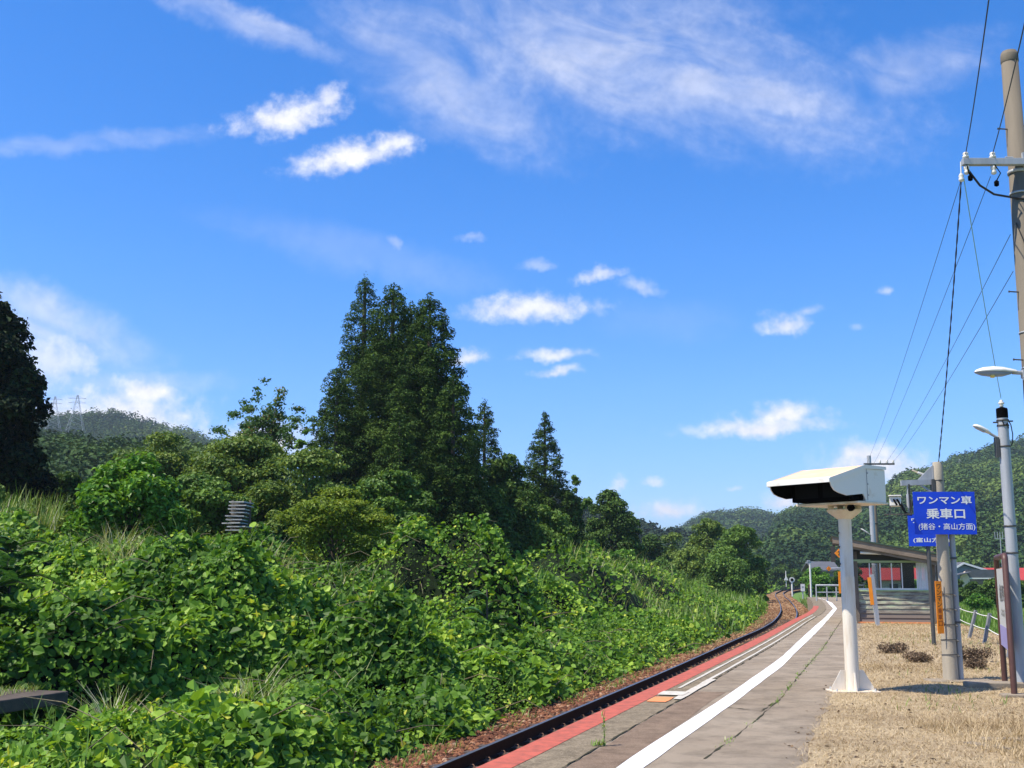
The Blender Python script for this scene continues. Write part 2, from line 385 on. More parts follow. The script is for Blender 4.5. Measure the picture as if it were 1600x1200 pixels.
# ------------------------------------------------------------------ noise
def hash2(ix, iy, seed):
    h = (ix.astype(np.int64) * 374761393 + iy.astype(np.int64) * 668265263 + seed * 69069) & 0x7fffffff
    h = ((h ^ (h >> 13)) * 1274126177) & 0x7fffffff
    return ((h ^ (h >> 16)) & 0xffff) / 65535.0
def vnoise(x, y, seed=1):
    x = np.asarray(x, float); y = np.asarray(y, float)
    ix, iy = np.floor(x), np.floor(y); fx, fy = x - ix, y - iy
    fx = fx * fx * (3 - 2 * fx); fy = fy * fy * (3 - 2 * fy)
    a = hash2(ix, iy, seed); b_ = hash2(ix + 1, iy, seed); c = hash2(ix, iy + 1, seed); d = hash2(ix + 1, iy + 1, seed)
    return (a * (1 - fx) + b_ * fx) * (1 - fy) + (c * (1 - fx) + d * fx) * fy
def fbm(x, y, seed=1, o=4):
    s, a, t_ = 0, .5, 0
    for k in range(o):
        s = s + a * vnoise(x * 2 ** k, y * 2 ** k, seed + k * 17); t_ += a; a *= .5
    return s / t_
# ------------------------------------------------------------------ platform edge curve
EC = np.array([(-9.5,-18),(-6.9,-10),(-3.65,0),(-.29,10.15),(1.06,14.3),(2.33,18.2),(4.05,23.5),(5.46,27.8),(8.1,36.2),(10.45,43.8),(13.4,53.0),(15.95,61.8),(18.6,72),(21.3,83),(25.4,101),(29.6,120),(35.4,147),(42.5,178),(52,215),(66,260),(92,330)])
from_y = np.arange(-18, 330, .5)
def _smooth(v):
    k = np.ones(13) / 13; p = np.pad(v, 6, mode='reflect', reflect_type='odd'); return np.convolve(p, k, 'valid')
EX = _smooth(np.interp(from_y, EC[:, 1], EC[:, 0]))
EA = np.arctan(np.gradient(EX, from_y))
def edge_x(Y): return np.interp(Y, from_y, EX)
def edge_a(Y): return np.interp(Y, from_y, EA)
def dleft(X, Y): return (edge_x(Y) - X) * np.cos(edge_a(Y))
def offs(Y, d):
    """point d metres left of the platform edge at station Y"""
    x, a = float(edge_x(Y)), float(edge_a(Y)); return (x - d * math.cos(a), Y + d * math.sin(a))
def strip(name, d0, d1, z, y0, y1, mat, label, cat, step=1.0, jit=0.0, seed=1, kind='structure', parent=None):
    ys_ = np.arange(y0, y1 + .01, step); vs = []; rng = random.Random(seed)
    for y in ys_:
        j = rng.uniform(-jit, jit); k = rng.uniform(-jit, jit)
        a = offs(y, d0 + j); b_ = offs(y, d1 + k); vs += [(a[0], a[1], z), (b_[0], b_[1], z)]
    fs = [(2 * i, 2 * i + 1, 2 * i + 3, 2 * i + 2) for i in range(len(ys_) - 1)]
    o = MB().add(vs, fs).build(name, mat, parent); tag(o, label, cat, kind=kind); return o
def path_sheet(name, left, right, z, mat, label, cat, n=60, jit=0.0, seed=3, kind='structure'):
    """flat sheet between two ground polylines"""
    rng = random.Random(seed)
    def res(pts):
        p = np.array([(q[0], q[1]) for q in pts]); s_ = np.r_[0, np.cumsum(np.hypot(*np.diff(p, axis=0).T))]; s_ /= s_[-1]
        q = np.linspace(0, 1, n); return np.c_[np.interp(q, s_, p[:, 0]), np.interp(q, s_, p[:, 1])]
    a, b_ = res(left), res(right); vs = []
    for i in range(n):
        vs += [(a[i, 0] + rng.uniform(-jit, jit), a[i, 1], z), (b_[i, 0] + rng.uniform(-jit, jit), b_[i, 1], z)]
    o = MB().add(vs, [(2 * i, 2 * i + 1, 2 * i + 3, 2 * i + 2) for i in range(n - 1)]).build(name, mat); tag(o, label, cat, kind=kind); return o

ZB = -0.95      # ballast level
# ground reaching the horizon
def sheet(name, X0, X1, Y0, Y1, z, mat):
    return MB().add([(X0, Y0, z), (X1, Y0, z), (X1, Y1, z), (X0, Y1, z)], [(0, 1, 2, 3)]).build(name, mat)
tag(sheet('ground', -6000, 6000, -1500, 9000, -1.35, M['field']), 'green grassy plain around the station reaching to the hills', 'ground', kind='structure')

# platform block: top sheet with side face
ysp = list(np.arange(-12, 95.1, 1.0))
left = [(float(edge_x(y)), y) for y in ysp]
def right_x(y): return 5.6 + .245 * y if y > 6 else 7.0
pv, pf = [], []
for (x, y) in left: pv += [(x, y, 0), (right_x(y), y, 0), (x, y, -1.3), (right_x(y) + 1.7, y, -1.36)]
for i in range(len(left) - 1):
    a, c = 4 * i, 4 * i + 4
    pf += [(a, a + 1, c + 1, c), (a + 2, a, c, c + 2), (a + 1, a + 3, c + 3, c + 1)]
pf += [(0, 2, 3, 1), (len(pv) - 4, len(pv) - 3, len(pv) - 1, len(pv) - 2)]
plat = MB().add(pv, pf).build('platform', M['asphalt']); tag(plat, 'worn grey brown asphalt railway platform curving away to the right', 'platform', kind='structure')

# straw-covered ground on the landward side of the platform
gl = [ground(1236,1240), ground(1250,1200), ground(1272,1140), ground(1290,1112), (4.6,16.9), (5.6,19.0), (7.4,25.0), (10.2,34.5), (12.2,40.6), (13.4, 44.5)]
gr = [(right_x(7.5) - .05, 7.5), (right_x(10), 10), (right_x(14), 14), (right_x(17), 17), (right_x(20), 20), (right_x(25), 25), (right_x(33), 33), (right_x(38), 38), (right_x(42), 42), (right_x(45), 45)]
path_sheet('dry_ground', gl, [(x - .02, y) for x, y in gr], .006, M['straw_soil'], 'straw coloured dry ground behind the platform walkway', 'ground', n=120, jit=.06)
# slope under the fence is straw as well
path_sheet('embankment', [(x - .01, y) for x, y in gr], [(x + .9, y) for x, y in gr], -.001, M['straw_soil'], 'dry bank along the rope fence', 'bank', n=40)
emb = bpy.data.objects['embankment']
for i, v in enumerate(emb.data.vertices):
    v.co.z = .003 if i % 2 == 0 else -.66

strip('platform_edge_strip', 0.004, -.69, .004, -10, 94, M['edge_concrete'], 'rough grey concrete strip along the platform edge', 'platform edge', jit=.012)
strip('red_edge_line', -.002, -.29, .008, -10, 66, M['red_line'], 'red painted line along the very edge of the platform', 'painted line', jit=.006)
strip('platform_seam', -.690, -.702, .009, -10, 60, M['joint'], 'dark joint between edge concrete and asphalt', 'joint', step=.2, jit=.014)
wl = [(964,1200),(1040,1148),(1120,1098),(1220,1028),(1260,990),(1290,964),(1302,951),(1290,938),(1280,934)]
wr = [(1006,1200),(1040,1175),(1137,1106),(1220,1043),(1243,1020),(1280,984),(1297,965),(1308,951),(1300,942),(1285,935.5)]
wlg = [ground(*p) for p in wl]; wrg = [ground(*p) for p in wr]
wlg = [wlg[0] - (wlg[1] - wlg[0])] + wlg; wrg = [wrg[0] - (wrg[1] - wrg[0]) * 2.2] + wrg
def by_y(pl, ys_): p = np.array([(q[0], q[1]) for q in pl]); return [(float(np.interp(y, p[:, 1], p[:, 0])), y) for y in ys_]
yw = np.concatenate([np.arange(8, 60, 1.5), np.arange(60, 92, 2)])
path_sheet('white_line', by_y(wlg, yw), by_y(wrg, yw), .0052, M['paint_line'], 'broad white painted line running along the platform', 'painted line', n=90, jit=.008)
strip('brown_asphalt_patch', -.72, -1.12, .003, 8, 17.5, M['asphalt_brown'], 'reddish brown worn asphalt beside the white line', 'asphalt patch', jit=.02)
for nm, dd0, y0, y1, lab in (('thin_line', -.39, 17.3, 51, 'outer of two thin worn white lines on the platform edge strip'), ('thin_line', -.60, 16.2, 49, 'inner of two thin worn white lines on the platform edge strip')):
    strip(nm, dd0, dd0 - .05, .0125, y0, y1, M['old_line'], lab, 'painted line', jit=.008, seed=int(y0 * 10))
strip('painted_block', -.60, -.72, .0165, 15.8, 18.8, M['old_line'], 'thicker end of the inner thin white line', 'painted line', step=.5, jit=.01)
strip('painted_block', -.30, -.66, .0205, 16.25, 16.75, M['old_line'], 'short white cross bar joining the two thin lines', 'painted line', step=.25, jit=.01)
strip('orange_mark', -.32, -.58, .0125, 15.45, 16.05, M['orange_mark'], 'faded orange rectangle painted before the thin white lines', 'painted mark', step=.2, jit=.01)
ck = [ground(*p) for p in ((1100,1186),(1140,1157),(1160,1141),(1190,1117),(1218,1092),(1250,1053),(1284,1015),(1310,976),(1320,962))]
path_sheet('platform_joint', ck, [(x + .014, y) for x, y, z in ck], .004, M['joint'], 'mossy crack running along the asphalt', 'joint', n=200, jit=.016)
ck2 = [ground(*p) for p in ((1136,1106),(1160,1108),(1190,1112),(1215,1094))]
path_sheet('platform_joint', ck2, [(x, y + .035) for x, y, z in ck2], .0045, M['joint'], 'short dark crack crossing the asphalt by the white line', 'joint', n=30, jit=.02)
rngp = random.Random(5)
for yy in (28.6,):
    a_, b_ = offs(yy, -.73), offs(yy + .5, -3.2)
    path_sheet('platform_joint', [a_, b_], [(a_[0], a_[1] + .02), (b_[0], b_[1] + .025)], .0042, M['joint'], 'fine dark crack across the asphalt about %d metres along the platform' % yy, 'joint', n=20, jit=.02)

# ballast bed
strip('ballast_bed', 0.02, 3.3, ZB, -10, 300, M['ballast_pale'], 'rust coloured ballast of the railway track', 'ballast', step=2)
strip('ballast_shoulder', 2.35, 3.25, ZB + .006, -10, 32, M['ballast'], 'dark red brown ballast shoulder beside the near rail', 'ballast', step=1, jit=.05)

# ------------------------------------------------------------------ railway track
trk = empty('railway_track', (0, 0, ZB), 0, 'rusty single railway track curving along the platform', 'railway track')
def rail(d):
    prof = [(-.06, .0), (.06, .0), (.06, .012), (.012, .03), (.010, .150), (.032, .16), (.032, .185), (-.032, .185), (-.032, .16), (-.010, .15), (-.012, .03), (-.06, .012)]
    ys_ = np.r_[np.arange(-8, 120, 1.0), np.arange(120, 290, 3.0)]; vs, fs = [], []; n = len(prof); hv, hf = [], []
    for i, y in enumerate(ys_):
        a = float(edge_a(y))
        for (q, z) in prof:
            x_, y_ = offs(y, d + q); vs.append((x_, y_, z + .022))
        for q in (.0315, -.0315):
            x_, y_ = offs(y, d + q); hv.append((x_, y_, .2105))
    for i in range(len(ys_) - 1):
        fs += [(i * n + k, i * n + (k + 1) % n, (i + 1) * n + (k + 1) % n, (i + 1) * n + k) for k in range(n)]
        hf.append((2 * i, 2 * i + 1, 2 * i + 3, 2 * i + 2))
    o = MB().add(vs, fs).build('rail', M['rail_steel'], trk)
    MB().add(hv, hf).build('running_surface', M['rail_head'], o)
    return o
rail(1.56 - .55); rail(1.56 + .55)
sv = MB().box((0, 0, .0), (2.1, .2, .14)).build('sleeper', M['wood_sleeper'], trk)
cv = MB(); cv.box((0, .0, .045), (.09, .06, .02)); cv.tube([(-.04, .0, .05), (-.02, .0, .085), (.02, 0, .08), (.035, 0, .055)], .009, 6)
cv = cv.build('rail_clip', M['clip'], trk)
first = True
for k in range(100):
    y = 8.5 + k * .62
    x_, y_ = offs(y, 1.56); a = float(edge_a(y))
    s = sv if first else sv.copy()
    if not first: COL.objects.link(s)
    s.location = (x_, y_, -.022); s.rotation_euler = (0, 0, -a)
    if k < 90:
        c = cv if first else cv.copy()
        if not first: COL.objects.link(c)
        x_, y_ = offs(y, 1.56 + .55 - .085); c.location = (x_, y_, 0.0); c.rotation_euler = (0, 0, -a)
    first = False

# ballast stones, one uncountable mass
rs = np.random.default_rng(11)
ico = np.array([(0,0,1),(.894,0,.447),(.276,.851,.447),(-.724,.526,.447),(-.724,-.526,.447),(.276,-.851,.447),(.724,.526,-.447),(-.276,.851,-.447),(-.894,0,-.447),(-.276,-.851,-.447),(.724,-.526,-.447),(0,0,-1)])
icf = np.array([(0,1,2),(0,2,3),(0,3,4),(0,4,5),(0,5,1),(1,6,2),(2,7,3),(3,8,4),(4,9,5),(5,10,1),(1,10,6),(2,6,7),(3,7,8),(4,8,9),(5,9,10),(6,11,7),(7,11,8),(8,11,9),(9,11,10),(10,11,6)])
def stones(name, n, dmin, dmax, ymin, ymax, smin, smax, mat, z=ZB, pw=1.6, label=None):
    Y = ymin + (ymax - ymin) * rs.random(n) ** pw; D = dmin + (dmax - dmin) * rs.random(n)
    X = edge_x(Y) - D * np.cos(edge_a(Y)); Yp = Y + D * np.sin(edge_a(Y))
    S = (smin + (smax - smin) * rs.random(n) ** 2)[:, None, None] * (.7 + .6 * rs.random((n, 1, 3)))
    V = ico[None] * (1 + .35 * (rs.random((n, 12, 1)) - .5)) * S
    th = rs.random(n) * 6.28; c, s_ = np.cos(th)[:, None], np.sin(th)[:, None]
    V = np.stack([V[..., 0] * c - V[..., 1] * s_, V[..., 0] * s_ + V[..., 1] * c, V[..., 2] * .8], -1)
    V += np.stack([X, Yp, np.full(n, z) + S[:, 0, 0] * .3], -1)[:, None]
    F = (icf[None] + (np.arange(n) * 12)[:, None, None]).reshape(-1, 3)
    tint = np.repeat(rs.random(n), 12)
    o = np_mesh(name, V.reshape(-1, 3), F, mat, tint); tag(o, label, 'ballast', kind='stuff'); return o
M['stones'] = leaf_mat('rusty_stones', [(0, (.06, .024, .014)), (.55, (.15, .06, .032)), (.9, (.26, .12, .06)), (1, (.36, .24, .16))], .85, 0.0, .2)
M['stones_pale'] = leaf_mat('ochre_stones', [(0, (.11, .055, .027)), (.55, (.22, .115, .055)), (1, (.34, .23, .13))], .85, 0.0, .2)
stones('ballast_stones', 15000, 2.25, 3.5, 10, 38, .022, .055, M['stones'], pw=1.3, label='loose rust brown ballast stones beside the near rail')
stones('ballast_stones', 9000, .05, 3.35, 32, 95, .03, .07, M['stones_pale'], pw=1.3, label='loose ochre ballast stones between the far rails')

# ------------------------------------------------------------------ left terrain and kudzu canopy
def dbank(X, Y):
    d = dleft(X, Y); s = np.clip((18.3 - Y) / 1.2, 0, 1) * np.clip((-4.6 - X) / 1.2, 0, 1) * np.clip((d - 5.5) / 1.5, 0, 1)
    return d - 1.5 * s
def soil_z(X, Y):
    d = dbank(X, Y); f = np.clip((150 - Y) / 80, .25, 1)
    z = np.interp(d, [0, 3, 7.0, 7.7, 8.6, 10, 13, 20, 35, 60, 120, 300], [ZB, ZB, ZB, -.5, .05, .45, .95, 1.6, 2.5, 3.6, 7, 12])
    z = (z - ZB) * f + ZB + .35 * (fbm(X / 6, Y / 6, 4) - .5) * np.clip((d - 3.5) / 4, 0, 1)
    return z - .05
SLAB = at(30, 1072, 17.2)
def slab_mask(X, Y): return np.clip(1.25 - np.hypot((X - SLAB.x + 2.0) / 2.4, (Y - SLAB.y + .05) / .62), 0, .5) * 2
MOUNDS = [  # px, Y, half-width m, depth half, height
 (715, 35, 1.7, 1.8, 1.75), (790, 34, 1.5, 1.6, 1.25), (640, 34, 1.3, 1.5, 1.0), (735, 31, 1.2, 1.1, .8), (480, 22, 2.0, 1.1, 1.1), (590, 22.5, 1.3, 1.1, .9), (760, 27, 1.5, 1.2, .6), (680, 25, 1.2, 1.0, .6), (330, 24, 2.0, 2, .5), (900, 56, 3.5, 4, .9), (990, 70, 4, 5, .9),
 (560, 15.6, 1.1, 1.0, .25), (330, 14.2, 1.2, 1.0, .25), (740, 19, 1.3, 1.3, .4), (850, 24, 1.3, 1.5, .3), (150, 21, 2, 2, .4)]
MND = [(at(p, 880, Y).x, Y, w, dd, h) for p, Y, w, dd, h in MOUNDS]
def canopy_z(X, Y):
    d = dbank(X, Y)
    near = np.interp(d, [3.12, 3.42, 3.95, 4.7, 5.6, 6.3, 6.9, 7.7, 8.2, 9.2, 11, 20, 35, 60], [0, .18, .62, .85, .75, .35, .10, .12, .9, 1.15, 1.0, .95, .9, .9])
    far = np.interp(d, [3.05, 3.45, 4.1, 6, 10, 20, 60], [0, .35, .75, .95, 1.0, 1.0, .9])
    k = np.clip((Y - 20 - 2.2 * np.clip(X + 3.0, 0, 8) * -1) / 6, 0, 1)
    k = np.clip((Y - 21.5) / 5, 0, 1)
    near = near * np.interp(X, [-6.2, -4.2], [.62, 1.0])
    veg = near * (1 - k) + far * k
    amp = np.clip((d - 3.0) / 1.2, 0, 1)
    veg = veg * (.72 + .6 * fbm(X / 1.6 + 9, Y / 1.6, 21, 3)) + amp * (.62 * 1.3 * (fbm(X / .9, Y / .9, 33, 3) - .5) + 1.7 * (fbm(X / 2.3, Y / 2.3, 41, 3) - .5) * np.clip((d - 4) / 4, 0, 1))
    z = soil_z(X, Y) + np.maximum(veg, 0)
    for (mx_, my_, w, dd, h) in MND:
        q = ((X - mx_) / w) ** 2 + ((Y - my_) / dd) ** 2
        z = z + h * np.exp(-(q ** 1.6) * 1.0) * (.35 + 1.3 * fbm(X / .8, Y / .8, 77, 3)) * amp
    return z
us = np.linspace(-260, 1330, 210); yv = np.r_[np.linspace(8, 40, 110), np.linspace(41, 130, 90), np.linspace(133, 330, 50)]
UU, YY = np.meshgrid(us, yv); XX = (UU - 800) / FPX * YY * 1.02
ZZ = canopy_z(XX, YY) - .38 - .12 * np.clip(YY / 40, 0, 3)
DD = dleft(XX, YY); ZZ = np.where(DD < 3.1, -1.30, np.maximum(ZZ, soil_z(XX, YY))); XX = np.where(DD < 2.6, edge_x(YY) - 2.6 / np.cos(edge_a(YY)), XX)
nI, nJ = UU.shape; idx = np.arange(nI * nJ).reshape(nI, nJ)
q4 = np.stack([idx[:-1, :-1], idx[:-1, 1:], idx[1:, 1:], idx[1:, :-1]], -1).reshape(-1, 4)
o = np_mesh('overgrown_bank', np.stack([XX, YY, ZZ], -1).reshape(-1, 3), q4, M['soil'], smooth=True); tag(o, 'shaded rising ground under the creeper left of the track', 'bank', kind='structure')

# ------------------------------------------------------------------ hills
def hill(name, sil, yb, yr, zb, mat, label, amp, seed, n_trees, r0, r1, leaf_n, wood_name, wood_label, wmat, pxr, conif=False, lsz=.42, drop=12):
    xs = np.array([p[0] for p in sil], float)
    zr = np.array([at(px, py + drop, yr).z for px, py in sil])
    def surf(px, v):
        x = (px - 800) / FPX
        top = np.interp(px, xs, zr); Y = yb + (yr - yb) * v
        prof = np.clip(v, 0, 1) ** .85
        ridge = (fbm(px / 70, v * 1.2 + 3, seed, 4) - .5) * amp * np.sin(np.clip(v, 0, 1) * np.pi)
        Z = zb + (top - zb) * prof + ridge
        X = x * Y * (1 / math.cos(TH)) * .985
        return X, Y, np.maximum(Z, zb - 2)
    uu = np.linspace(pxr[0], pxr[1], 120); vv = np.linspace(0, 1, 40)
    U, V = np.meshgrid(uu, vv); X, Y, Z = surf(U, V)
    X2 = X[-1] * 1.25; Y2 = Y[-1] + (yr - yb) * .8; Z2 = np.full_like(X2, zb - 3)
    X = np.vstack([X, X2]); Y = np.vstack([Y, Y2]); Z = np.vstack([Z, Z2])
    ni, nj = X.shape; ix = np.arange(ni * nj).reshape(ni, nj)
    q = np.stack([ix[:-1, :-1], ix[:-1, 1:], ix[1:, 1:], ix[1:, :-1]], -1).reshape(-1, 4)
    o = np_mesh(name, np.stack([X, Y, Z], -1).reshape(-1, 3), q, mat, smooth=True); tag(o, label, 'hill', kind='structure')
    rg = np.random.default_rng(seed)
    pu = pxr[0] + (pxr[1] - pxr[0]) * rg.random(n_trees); pvv = rg.random(n_trees) ** .8
    tx, ty, tz = surf(pu, pvv)
    rr = r0 + (r1 - r0) * rg.random(n_trees) ** 1.7
    tone = np.clip(fbm(tx / 38, ty / 38, seed + 5, 3) * 2.2 - .8 + .5 * (rg.random(n_trees) - .4), 0, 1)
    C, Nn, Sz, Tn = [], [], [], []
    m = leaf_n
    dirs = rg.normal(size=(n_trees, m, 3)); dirs /= np.linalg.norm(dirs, axis=-1, keepdims=True)
    dirs[..., 2] = np.abs(dirs[..., 2]) * 1.0 - .25 * (rg.random((n_trees, m)) < .25)
    hz_ = (1.9 if conif else 1.05)
    lob = 1 + .22 * np.sin(dirs[..., :1] * 5 + tx[:, None, None]) * np.cos(dirs[..., 1:2] * 6 + ty[:, None, None])
    rad = rr[:, None, None] * lob * (.86 + .2 * rg.random((n_trees, m, 1)))
    if conif: rad = rad * np.clip(1.05 - dirs[..., 2:3] * .55, .3, 1)
    pos = np.stack([tx, ty, tz + rr * .5], -1)[:, None] + dirs * rad * np.array([1, 1, hz_])
    nor = dirs * 1.0 + rg.normal(size=dirs.shape) * .27 + np.array([0, 0, .30])
    sz = np.repeat(rr * lsz, m) * (.7 + .6 * rg.random(n_trees * m))
    tint = np.clip(np.repeat(tone, m) + .22 * (rg.random(n_trees * m) - .5), 0, 1)
    V4, Q = leaf_quads(pos.reshape(-1, 3), nor.reshape(-1, 3), sz, .8, rg)
    w = np_mesh(wood_name, V4, Q, wmat, np.repeat(tint, 4)); tag(w, wood_label, 'wood', kind='stuff')
    return surf
def leaf_quads(pos, nor, sz, wid, rg, fold=.18):
    n = len(pos); nor = nor / np.maximum(np.linalg.norm(nor, axis=1, keepdims=True), 1e-6)
    t_ = rg.normal(size=(n, 3)); a = np.cross(nor, t_); a /= np.maximum(np.linalg.norm(a, axis=1, keepdims=True), 1e-6); b_ = np.cross(nor, a)
    s = sz[:, None]
    V = np.stack([pos - a * s * .5, pos + b_ * s * .5 * wid + nor * s * fold, pos + a * s * .5, pos - b_ * s * .5 * wid + nor * s * fold], 1).reshape(-1, 3)
    return V, np.arange(4 * n).reshape(n, 4)
WM = leaf_mat('hill_wood_foliage', [(0, (.018, .046, .016)), (.5, (.045, .095, .022)), (1, (.12, .18, .035))], .7, .1, .15)
WMC = leaf_mat('conifer_wood_foliage', [(0, (.016, .036, .018)), (.6, (.026, .055, .022)), (1, (.05, .085, .03))], .7, .05, .15)
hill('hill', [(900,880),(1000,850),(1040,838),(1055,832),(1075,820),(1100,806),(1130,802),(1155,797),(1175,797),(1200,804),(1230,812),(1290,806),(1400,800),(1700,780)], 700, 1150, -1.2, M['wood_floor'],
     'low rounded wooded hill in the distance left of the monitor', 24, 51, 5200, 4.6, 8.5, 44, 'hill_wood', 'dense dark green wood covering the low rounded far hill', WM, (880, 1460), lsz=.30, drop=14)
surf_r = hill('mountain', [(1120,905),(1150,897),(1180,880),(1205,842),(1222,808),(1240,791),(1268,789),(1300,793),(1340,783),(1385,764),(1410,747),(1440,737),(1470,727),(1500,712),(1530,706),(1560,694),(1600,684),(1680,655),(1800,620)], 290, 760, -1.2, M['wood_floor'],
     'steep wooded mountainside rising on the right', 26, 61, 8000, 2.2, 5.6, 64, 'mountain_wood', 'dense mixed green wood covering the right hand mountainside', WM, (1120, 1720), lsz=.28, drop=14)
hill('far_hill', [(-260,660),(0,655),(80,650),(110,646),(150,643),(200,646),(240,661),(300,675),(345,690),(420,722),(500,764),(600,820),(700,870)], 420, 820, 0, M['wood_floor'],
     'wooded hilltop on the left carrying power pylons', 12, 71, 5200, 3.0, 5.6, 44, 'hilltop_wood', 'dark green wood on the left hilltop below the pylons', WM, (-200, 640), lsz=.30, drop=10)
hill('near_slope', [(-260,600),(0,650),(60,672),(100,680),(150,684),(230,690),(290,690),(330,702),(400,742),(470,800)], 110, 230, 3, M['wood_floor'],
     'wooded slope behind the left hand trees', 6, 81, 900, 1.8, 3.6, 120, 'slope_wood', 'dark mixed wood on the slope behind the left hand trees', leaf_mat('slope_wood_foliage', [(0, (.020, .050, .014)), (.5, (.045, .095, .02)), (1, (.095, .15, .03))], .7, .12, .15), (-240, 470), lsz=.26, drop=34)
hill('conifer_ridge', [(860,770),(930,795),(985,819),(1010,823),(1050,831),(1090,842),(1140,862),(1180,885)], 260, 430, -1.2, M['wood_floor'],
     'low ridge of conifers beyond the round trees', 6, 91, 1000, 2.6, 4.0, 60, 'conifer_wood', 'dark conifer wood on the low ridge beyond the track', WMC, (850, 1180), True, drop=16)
stones('ballast_stones', 6000, .1, 3.3, 90, 170, .06, .13, M['stones_pale'], pw=1.0, label='coarse ochre ballast far along the track past the platform end')
# ------------------------------------------------------------------ lettering
def text_mesh(name, rows, mat, parent, loc, rotz=0.0, bold=.012, depth=.003):
    """rows: (string, x0, x1, z0, z1) on a plate facing -y; one mesh"""
    vs, fs = [], []
    for (s, x0, x1, z0, z1) in rows:
        cu_ = bpy.data.curves.new('lettering', 'FONT'); cu_.body = s; cu_.size = 1; cu_.offset = bold; cu_.extrude = 0; cu_.resolution_u = 3
        to = bpy.data.objects.new('lettering_curve', cu_); COL.objects.link(to)
        dg = bpy.context.evaluated_depsgraph_get(); me = bpy.data.meshes.new_from_object(to.evaluated_get(dg))
        p = np.zeros(len(me.vertices) * 3); me.vertices.foreach_get('co', p); p = p.reshape(-1, 3)
        lo, hi = p.min(0), p.max(0); sc = (hi - lo); sc[sc == 0] = 1
        o = len(vs)
        for q in p:
            vs.append((x0 + (q[0] - lo[0]) / sc[0] * (x1 - x0), -depth, z0 + (q[1] - lo[1]) / sc[1] * (z1 - z0)))
        fs += [tuple(i + o for i in f.vertices) for f in me.polygons]
        bpy.data.objects.remove(to); bpy.data.curves.remove(cu_); bpy.data.meshes.remove(me)
    me = bpy.data.meshes.new(name); me.from_pydata(vs, [], fs); me.update(); me.materials.append(mat)
    o = bpy.data.objects.new(name, me); COL.objects.link(o); o.parent = parent; o.location = loc; o.rotation_euler = (0, 0, rotz)
    return o

# ------------------------------------------------------------------ platform monitor on its column
mon = empty('platform_monitor', (4.83, 16.73, 0), 0, 'large hooded white monitor housing with black opening on a thick white column', 'platform monitor')
c = MB(); c.lathe([(.096, .02), (.096, 1.60), (.0955, 1.605), (.0955, 1.612), (.092, 1.618), (.092, 2.46)], 28)
c.build('column', M['column_paint'], mon)
bp = MB(); bp.box((0, 0, .012), (.66, .44, .024))
bp = bp.build('base_plate', M['cream_paint'], mon, bevel=.004)
g = MB()
for sx in (-1, 1):
    g.prism([(sx * .100, .024), (sx * .31, .024), (sx * .30, .06), (sx * .16, .30), (sx * .100, .30)], -.008, .008, 'y')
    g.prism([(sx * .100, .024), (sx * .205, .024), (sx * .20, .05), (sx * .13, .27), (sx * .100, .27)], -.008, .008, 'x')
g.build('gusset', M['column_paint'], mon)
for sx in (-1, 1):
    for sy in (-1, 1):
        MB().lathe([(.016, .024), (.016, .042), (.009, .042), (.009, .06)], 6, Matrix.Translation((sx * .27, sy * .17, 0))).build('bolt', M['galv'], mon)
zf = at(1297, 747.5, 15.65).z; zr = at(1383, 731, 16.44).z; zb = at(1383, 786.5, 16.44).z
W_, D_ = 1.06, 1.28
ph = R(52)
HM = Matrix(((-math.cos(ph), math.sin(ph), 0, -.484), (math.sin(ph), math.cos(ph), 0, -1.08), (0, 0, 1, 0), (0, 0, 0, 1)))  # (a left, b back, z)
side = [(0, zf - .045), (.03, zf - .10), (.085, zf - .155), (.18, zf - .185), (.36, zf - .215), (.74, zb + .115), (.80, zb + .02), (.80, zr - .02), (0.0, zf - .02)]
side = [(.0, zf - .03)] + side[1:-1] + [(.80, zr - .03)]
h = MB()
h.prism(side, 0.0, .018, 'x', HM); h.prism(side, W_ - .018, W_, 'x', HM)
h.build('side_panel', M['white_paint'], mon)
rf = MB(); rf.prism([(-.03, zf - .035), (-.03, zf - .002), (.0, zf + .012), (.80, zr + .010), (D_ + .015, zr + .004), (D_ + .015, zr - .028), (.80, zr - .026), (.0, zf - .03)], -.004, W_ + .004, 'x', HM)
rf.build('roof', M['roof_cream'], mon, bevel=.008)
lip = MB(); lip.prism([(-.036, zf - .05), (-.036, zf + .006), (.012, zf + .026), (.012, zf + .016), (-.03, zf - .006), (-.03, zf - .05)], -.012, W_ + .012, 'x', HM)
for a_ in (-.014, W_ + .0045):
    lip.prism([(-.03, zf - .05), (-.03, zf + .004), (0, zf + .018), (.80, zr + .018), (D_ + .018, zr + .012), (D_ + .018, zr - .03), (.80, zr - .04), (0, zf - .06)], a_, a_ + .010, 'x', HM)
lip.build('roof_rim', M['white_paint'], mon)
hb = MB(); hb.box((W_ / 2, (.80 + D_) / 2, (zb + zr) / 2 - .012), (W_, D_ - .80, zr - zb - .045), HM)
hb.build('housing', M['white_paint'], mon, bevel=.006)
bt = MB(); bt.box((W_ / 2, .96, zb - .004), (W_ + .03, D_ - .58, .028), HM)
bt.build('floor_plate', M['cream_paint'], mon, bevel=.004)
ln = MB()
ls = [(b_ + .004, z_ + .004) for b_, z_ in side]
ln.prism(side, .0185, .0215, 'x', HM); ln.prism(side, W_ - .0215, W_ - .0185, 'x', HM)
ln.add([(.02, 0, zf - .036), (W_ - .02, 0, zf - .036), (W_ - .02, .79, zr - .034), (.02, .79, zr - .034)], [(0, 1, 2, 3)], False, HM)
ln.add([(.02, .62, zb + .012), (W_ - .02, .62, zb + .012), (W_ - .02, .79, zb + .012), (.02, .79, zb + .012)], [(0, 1, 2, 3)], False, HM)
ln.add([(.02, .62, zb + .012), (W_ - .02, .62, zb + .012), (W_ - .02, .62, zb - .02), (.02, .62, zb - .02)], [(0, 1, 2, 3)], False, HM)
